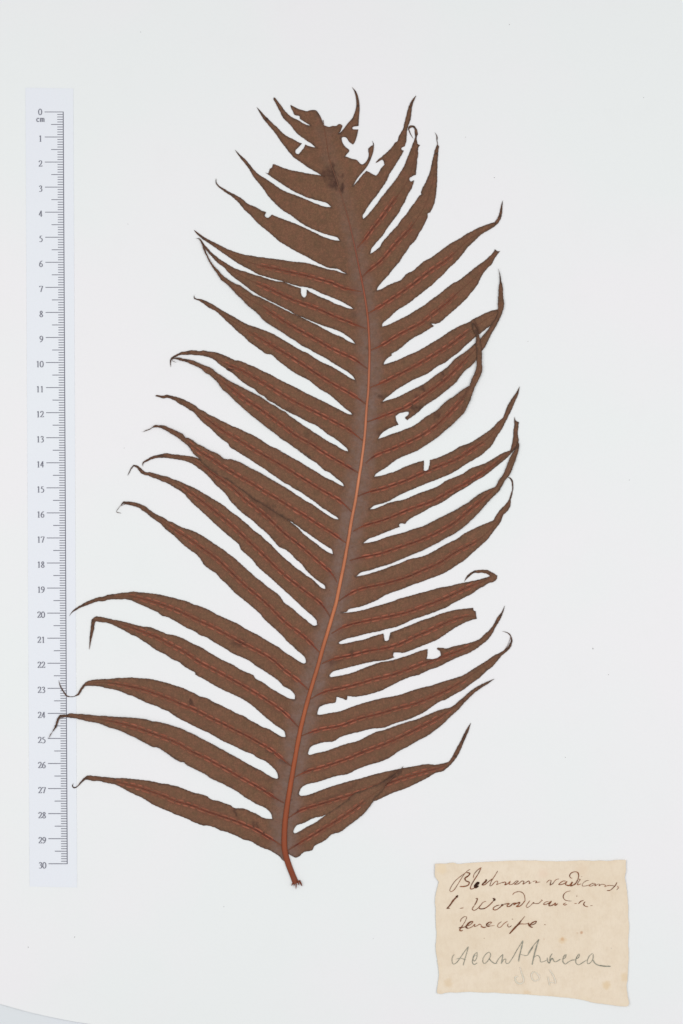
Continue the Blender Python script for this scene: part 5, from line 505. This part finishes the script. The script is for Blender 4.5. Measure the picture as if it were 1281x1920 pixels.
def serrate(line, seed, tipdist, basedist):
    """small uneven teeth along a margin"""
    L = np.array(line); n = len(L)
    if n < 6: return line
    T = np.gradient(L, axis=0); T /= np.maximum(np.linalg.norm(T, axis=1)[:, None], 1e-9); N = np.stack([-T[:, 1], T[:, 0]], 1)
    s = np.concatenate([[0], np.cumsum(np.linalg.norm(np.diff(L, axis=0), axis=1))]); out = []
    for i in range(n):
        e = min(s[i], s[-1] - s[i]); k = min(1, e / 5.0)
        ph = s[i] / 1.75 + 1.3 * noise.noise(Vector((s[i] / 6, seed, 0)))
        saw = (ph % 1.0); saw = (saw / .75 if saw < .75 else (1 - saw) / .25) - .5
        a = 0.13 * saw * k + 0.10 * noise.noise(Vector((s[i] / 2.2, seed, 7))) * k
        out.append(tuple(L[i] + N[i] * a))
    return out
NAMES = 0
def half_tube(name, line, widths, heights, zs, mat, parent, seg=6, attrs=None, extra=None):
    L = np.array(line); n = len(L); T = np.gradient(L, axis=0); T /= np.maximum(np.linalg.norm(T, axis=1)[:, None], 1e-9); N = np.stack([-T[:, 1], T[:, 0]], 1)
    V, F, fl = [], [], []
    for i in range(n):
        for k in range(seg + 1):
            a = math.pi * k / seg; q = L[i] + N[i] * math.cos(a) * widths[i] / 2
            V.append((q[0], q[1], zs[i] - .04 + math.sin(a) * heights[i])); fl.append(abs(math.cos(a)) ** 3)
    for i in range(n - 1):
        for k in range(seg):
            a = i * (seg + 1) + k; F.append((a, a + seg + 1, a + seg + 2, a + 1))
    at = {'flank': fl}
    if attrs:
        for k_, v_ in attrs.items(): at[k_] = [v for v in v_ for _ in range(seg + 1)]
    if extra: extra(V, F, at)
    return mesh_obj(name, V, F, mat, parent, at, True)
def resample(line, step):
    L = np.array(line); s = np.concatenate([[0], np.cumsum(np.linalg.norm(np.diff(L, axis=0), axis=1))])
    n = max(2, int(s[-1] / step)); t = np.linspace(0, s[-1], n + 1)
    return np.stack([np.interp(t, s, L[:, 0]), np.interp(t, s, L[:, 1])], 1), t

LEAF_LABEL = {'T0': 'ragged torn tip of the frond', 'L3': 'lobe broken off short with a ragged end', 'R15': 'lobe broken off with a square ragged end',
              'R1': 'small torn remnant with a dark curled point', 'L19': 'lobe whose thread-like tip crosses the scale', 'L20': 'lobe whose bent tip crosses the scale',
              'R14': 'lobe whose tip hooks back over itself', 'R9': 'lobe whose narrow dark tip runs up over its neighbours', 'R20': 'lowest right lobe folded over its neighbour'}
for li, d in enumerate(LEAVES):
    nm = d['n']; lf = Leaf(d, li * 11.3 + 2)
    if nm == 'T0':
        body = chain(d['X'], 0.45); fert_len = 1.0
        a = d['X'][0][0]; b = d['X'][-1][-1]
        ra, rb = rachis_at(a[1] - 12 * PX), rachis_at(b[1] - 12 * PX); seam = lambda a, b: [tuple(np.array(a) + (np.array(b) - np.array(a)) * i / 6) for i in range(1, 6)]
        poly = body + seam(rb, b)[::-1] + [rb, ra] + seam(ra, a)
        mid = [rachis_at(px(0, 262)[1]), px(600, 215), px(585, 205)]; fert = 0
    else:
        U = [[d['S']] + d['U'][0]] + d['U'][1:]
        up = chain(U, 0.45); tip = up[-1]
        Lw = [[tip] + d['L'][0]] + d['L'][1:]; Lw[-1] = Lw[-1] + [d['E']]
        lo = chain(Lw, 0.45)
        broken = nm in ('R0', 'R1')
        if not broken: up = serrate(up, li, 0, 0); lo = serrate(lo, li + 50, 0, 0)
        rs, re = rachis_at(d['S'][1] - 12 * PX), rachis_at(d['E'][1] - 12 * PX)
        if nm == 'R20': re = rachis_at(d['E'][1])
        if nm == 'L21': re = rachis_at(d['E'][1] - 2)
        seam = lambda a, b: [tuple(np.array(a) + (np.array(b) - np.array(a)) * i / 6) for i in range(1, 6)]
        mids = [p for p in RLINE if re[1] + .3 < p[1] < rs[1] - .3]
        poly = [rs] + seam(rs, up[0]) + up + lo[1:] + seam(re, lo[-1])[::-1] + [re] + mids[::-1]
        fert = 0; fert_len = 1.0
        if 'M' in d:
            segs = d['M']; s0 = chain([segs[0]], 0.6); mid = chain([sum(segs, [])], 0.6)
            fert_len = float(np.linalg.norm(np.diff(np.array(s0), axis=0), axis=1).sum()); fert = 1
        else:
            A, _ = resample(up, (len(up) * .45) / 12); B, _ = resample(lo[::-1], (len(lo) * .45) / 12); k = min(len(A), len(B))
            st = rachis_at((d['S'][1] + d['E'][1]) / 2 - 14 * PX)
            mid = [st] + [tuple((A[i] + B[i]) / 2) for i in range(1, k)] + [tip]
    # drop doubled points
    q = []
    for p in poly:
        if not q or math.dist(p, q[-1]) > 0.06: q.append(p)
    if math.dist(q[0], q[-1]) < 0.06: q.pop()
    poly = q
    P, F = fill(poly, 0.9, 0.4)
    z = lf.z(P)
    dm, al, side = poly_dist(P, mid); rd, _, _ = poly_dist(P, RLINE)
    outer = [p for p in poly]
    oi = [i for i, p in enumerate(outer) if p not in RLINE]
    de, _, _ = poly_dist(P, (up + lo[1:]) if nm != 'T0' else body)
    stain_crease = np.zeros(len(P)); PN = np.array(P); WOB = np.array([.5 * noise.noise(Vector((x / 1.6, y / 1.6, 8))) for x, y in P])
    for sx, sy, r, s_ in STAIN_CREASE_SPOTS: stain_crease = np.maximum(stain_crease, s_ * (1 - smooth(0.3, 1.0, np.hypot(PN[:, 0] - sx, PN[:, 1] - sy) / r + WOB)))
    for *ln, w_, s_ in STREAKS:
        if min(math.dist(ln[0], P[k]) for k in range(0, len(P), 7)) < 9:
            ds, _, _ = poly_dist(P, ln); stain_crease = np.maximum(stain_crease, s_ * (1 - smooth(.35, 1.25, ds / w_ * 1.1 + WOB * .6)))
    yy = PN[:, 1]
    webw = 5.2 * smooth(px(0, 300)[1], px(0, 620)[1], yy) if False else np.interp(-yy, [-px(0, 300)[1], -px(0, 600)[1], -px(0, 1300)[1]], [3.0, 3.9, 4.8])
    web = (1 - smooth(webw * .3, webw * 1.7, rd + np.array([1.6 * noise.noise(Vector((x / 3.5, y / 3.5, 1))) for x, y in P]))) * np.interp(-yy, [-px(0, 330)[1], -px(0, 760)[1]], [.2, .95])
    leaf = slab('leaflet', P, F, z, 0.10, LAMINA, frond,
                {'along': al / PX, 'across': dm * side / PX, 'web': web, 'rim': 1 - smooth(0, .6, de), 'stain_crease': stain_crease, 'fertile': fert * (1 - smooth(fert_len * .85, fert_len * 1.02, al))})
    if nm in LEAF_LABEL: leaf['label'] = LEAF_LABEL[nm]
    if fert:
        R, t = resample(mid, 0.7)
        for _ in range(4):
            Q_ = R.copy(); Q_[1:-1] = (R[:-2] + R[1:-1] * 2 + R[2:]) / 4; Q_[2:-2] = (Q_[:-4] + Q_[1:-3] + Q_[2:-2] + Q_[3:-1] + Q_[4:]) / 5; R = Q_
        tot = t[-1]; zt = lf.z(R)
        wid = np.interp(t / PX, [0, 14, 40, fert_len / PX, tot / PX + .01], [2.2, 2.7, 1.9, 1.4, .7]) * PX * np.array([1 + .25 * noise.noise(Vector((v, li, 0))) for v in t])
        barbs = []
        S_V, S_F = [], []
        nrm = np.gradient(R, axis=0); nrm /= np.linalg.norm(nrm, axis=1)[:, None]
        def at(s_): return np.array([np.interp(s_, t, R[:, 0]), np.interp(s_, t, R[:, 1])]), np.array([np.interp(s_, t, nrm[:, 0]), np.interp(s_, t, nrm[:, 1])])
        for sd in (-1, 1):
            s_ = (20 + random.uniform(0, 9)) * PX
            while s_ < fert_len - 3 * PX:
                f = s_ / fert_len; ln = random.uniform(11, 19) * (1 - .2 * f) * PX; off = (2.7 + 1.7 * f + random.uniform(-.25, .25)) * PX
                hw = random.uniform(1.2, 1.75) * PX * (1 - .15 * f)
                if f > .9: off *= .8; hw *= .8
                if s_ + ln > fert_len: break
                if not inside([at(s_ + ln * .5)[0] + np.array([-at(s_)[1][1], at(s_)[1][0]]) * sd * 6.5 * PX], poly)[0]: s_ += ln; continue
                rows = []
                for k in range(6):
                    u = k / 5; c, tg = at(s_ + ln * u); nn = np.array([-tg[1], tg[0]]) * sd
                    e = math.sin(math.pi * min(max(u, .04), .96)) ** .45
                    c = c + nn * (off + .15 * PX * math.sin(u * 7 + s_))
                    rows.append([c - nn * hw * e, c - nn * hw * .35 * e, c + nn * hw * .45 * e, c + nn * hw * e])
                zz = lf.z([r[1] for r in rows]); b = len(S_V)
                for r, z0, k in zip(rows, zz, range(6)):
                    h = .20 * math.sin(math.pi * (k + .6) / 6.2) ** .6
                    for q_, hh in zip(r, (-.02, h, h * .85, -.02)): S_V.append((q_[0], q_[1], z0 + hh + .015))
                for k in range(5):
                    for j in range(3):
                        a = b + k * 4 + j; fc = (a, a + 4, a + 5, a + 1); S_F.append(fc if sd < 0 else fc[::-1])
                gap = random.uniform(2.4, 4.4) * PX
                if random.random() < .85: barbs.append((s_ + ln + gap / 2, sd, random.uniform(1.6, 4.2) * PX))
                s_ += ln + gap
        def extra(V, F, at_):
            for s0_, sd, ln in barbs:
                c, tg = at(s0_); nn = np.array([-tg[1], tg[0]]) * sd; e = c + nn * ln + tg * random.uniform(-.8, 1.2) * PX
                z0 = float(lf.z([e])[0]); b = len(V); w = random.uniform(.8, 1.3) * PX
                for q_, hh in ((c - tg * w, .02), (c + tg * w, .02), (e + tg * w * .5, .03), (e - tg * w * .5, .03), ((c + e) / 2, .16)): V.append((q_[0], q_[1], z0 + hh))
                F += [(b, b + 1, b + 4), (b + 1, b + 2, b + 4), (b + 2, b + 3, b + 4), (b + 3, b, b + 4)]
                for k_ in at_: at_[k_] += [0.0 if k_ == 'flank' else s0_ / PX] * 5
        half_tube('midrib', R, wid, np.maximum(wid * .45, .09) + .05, zt, MIDRIB, leaf, 5, {'along': t / PX, 'faded': np.maximum(.9 * smooth(fert_len * .9, fert_len * 1.03, t), .75 * (1 - smooth(8, 20, t / PX)))}, extra)
        if S_F:
            so = mesh_obj('sori', S_V, S_F, SORUS, leaf, None, True); so['kind'] = 'stuff'

# rachis, thickening towards the cut stalk
R, t = resample(RACHIS if False else catmull(RACHIS, .6), 0.8)
yv = R[:, 1]
W = np.interp(-yv, [-px(0, v)[1] for v in (225, 300, 400, 500, 620, 800, 1000, 1150, 1300, 1450, 1530, 1600, 1640, 1657)],
              [1.0, 1.5, 2.2, 3.0, 4.3, 5.0, 6.2, 7.0, 7.9, 9.0, 10.4, 11.3, 11.2, 12.0]) * PX
def fray(V, F, at_):
    e = np.array(px(555, 1654))
    for (tx, ty, w, z0) in ((546.5, 1661, 3.2, .5), (555, 1667.5, 2.8, .7), (567, 1662, 3.4, .4), (561, 1660, 3.0, .9), (551, 1662, 2.2, .3), (566, 1656.5, 2.4, .6)):
        T = np.array(px(tx, ty)); s = np.array(px(549 + (tx - 546) * .45 + 3, 1650)); dr = (T - s) / np.linalg.norm(T - s); n = np.array([-dr[1], dr[0]]) * w * PX / 2
        b = len(V)
        for q_, hh in ((s - n, z0), (s + n, z0), (s + (T - s) * .7 + n * .8, z0), (s + (T - s) * .7 - n * .8, z0), (T, z0 - .1), (s, z0 + .5), (s + (T - s) * .7, z0 + .4)): V.append((q_[0], q_[1], hh + .3))
        F += [(b, b + 5, b + 6, b + 3), (b + 5, b + 1, b + 2, b + 6), (b + 3, b + 6, b + 4), (b + 6, b + 2, b + 4)]
        for k_ in at_: at_[k_] += [.5] * 7
rz = np.array([BASE + web_z(x, y) for x, y in R]) - .12 * smooth(0, 1, (px(0, 1590)[1] - yv) / 12)
W = W * (1 + .08 * np.array([noise.noise(Vector((v / 5, 3, 1))) for v in t]))
half_tube('rachis', R, W, W * .42 + .05, rz, RACH, frond, 10, None, fray)
print('objects', len(bpy.data.objects), 'tris', sum(len(o.data.polygons) for o in bpy.data.objects if o.type == 'MESH'))
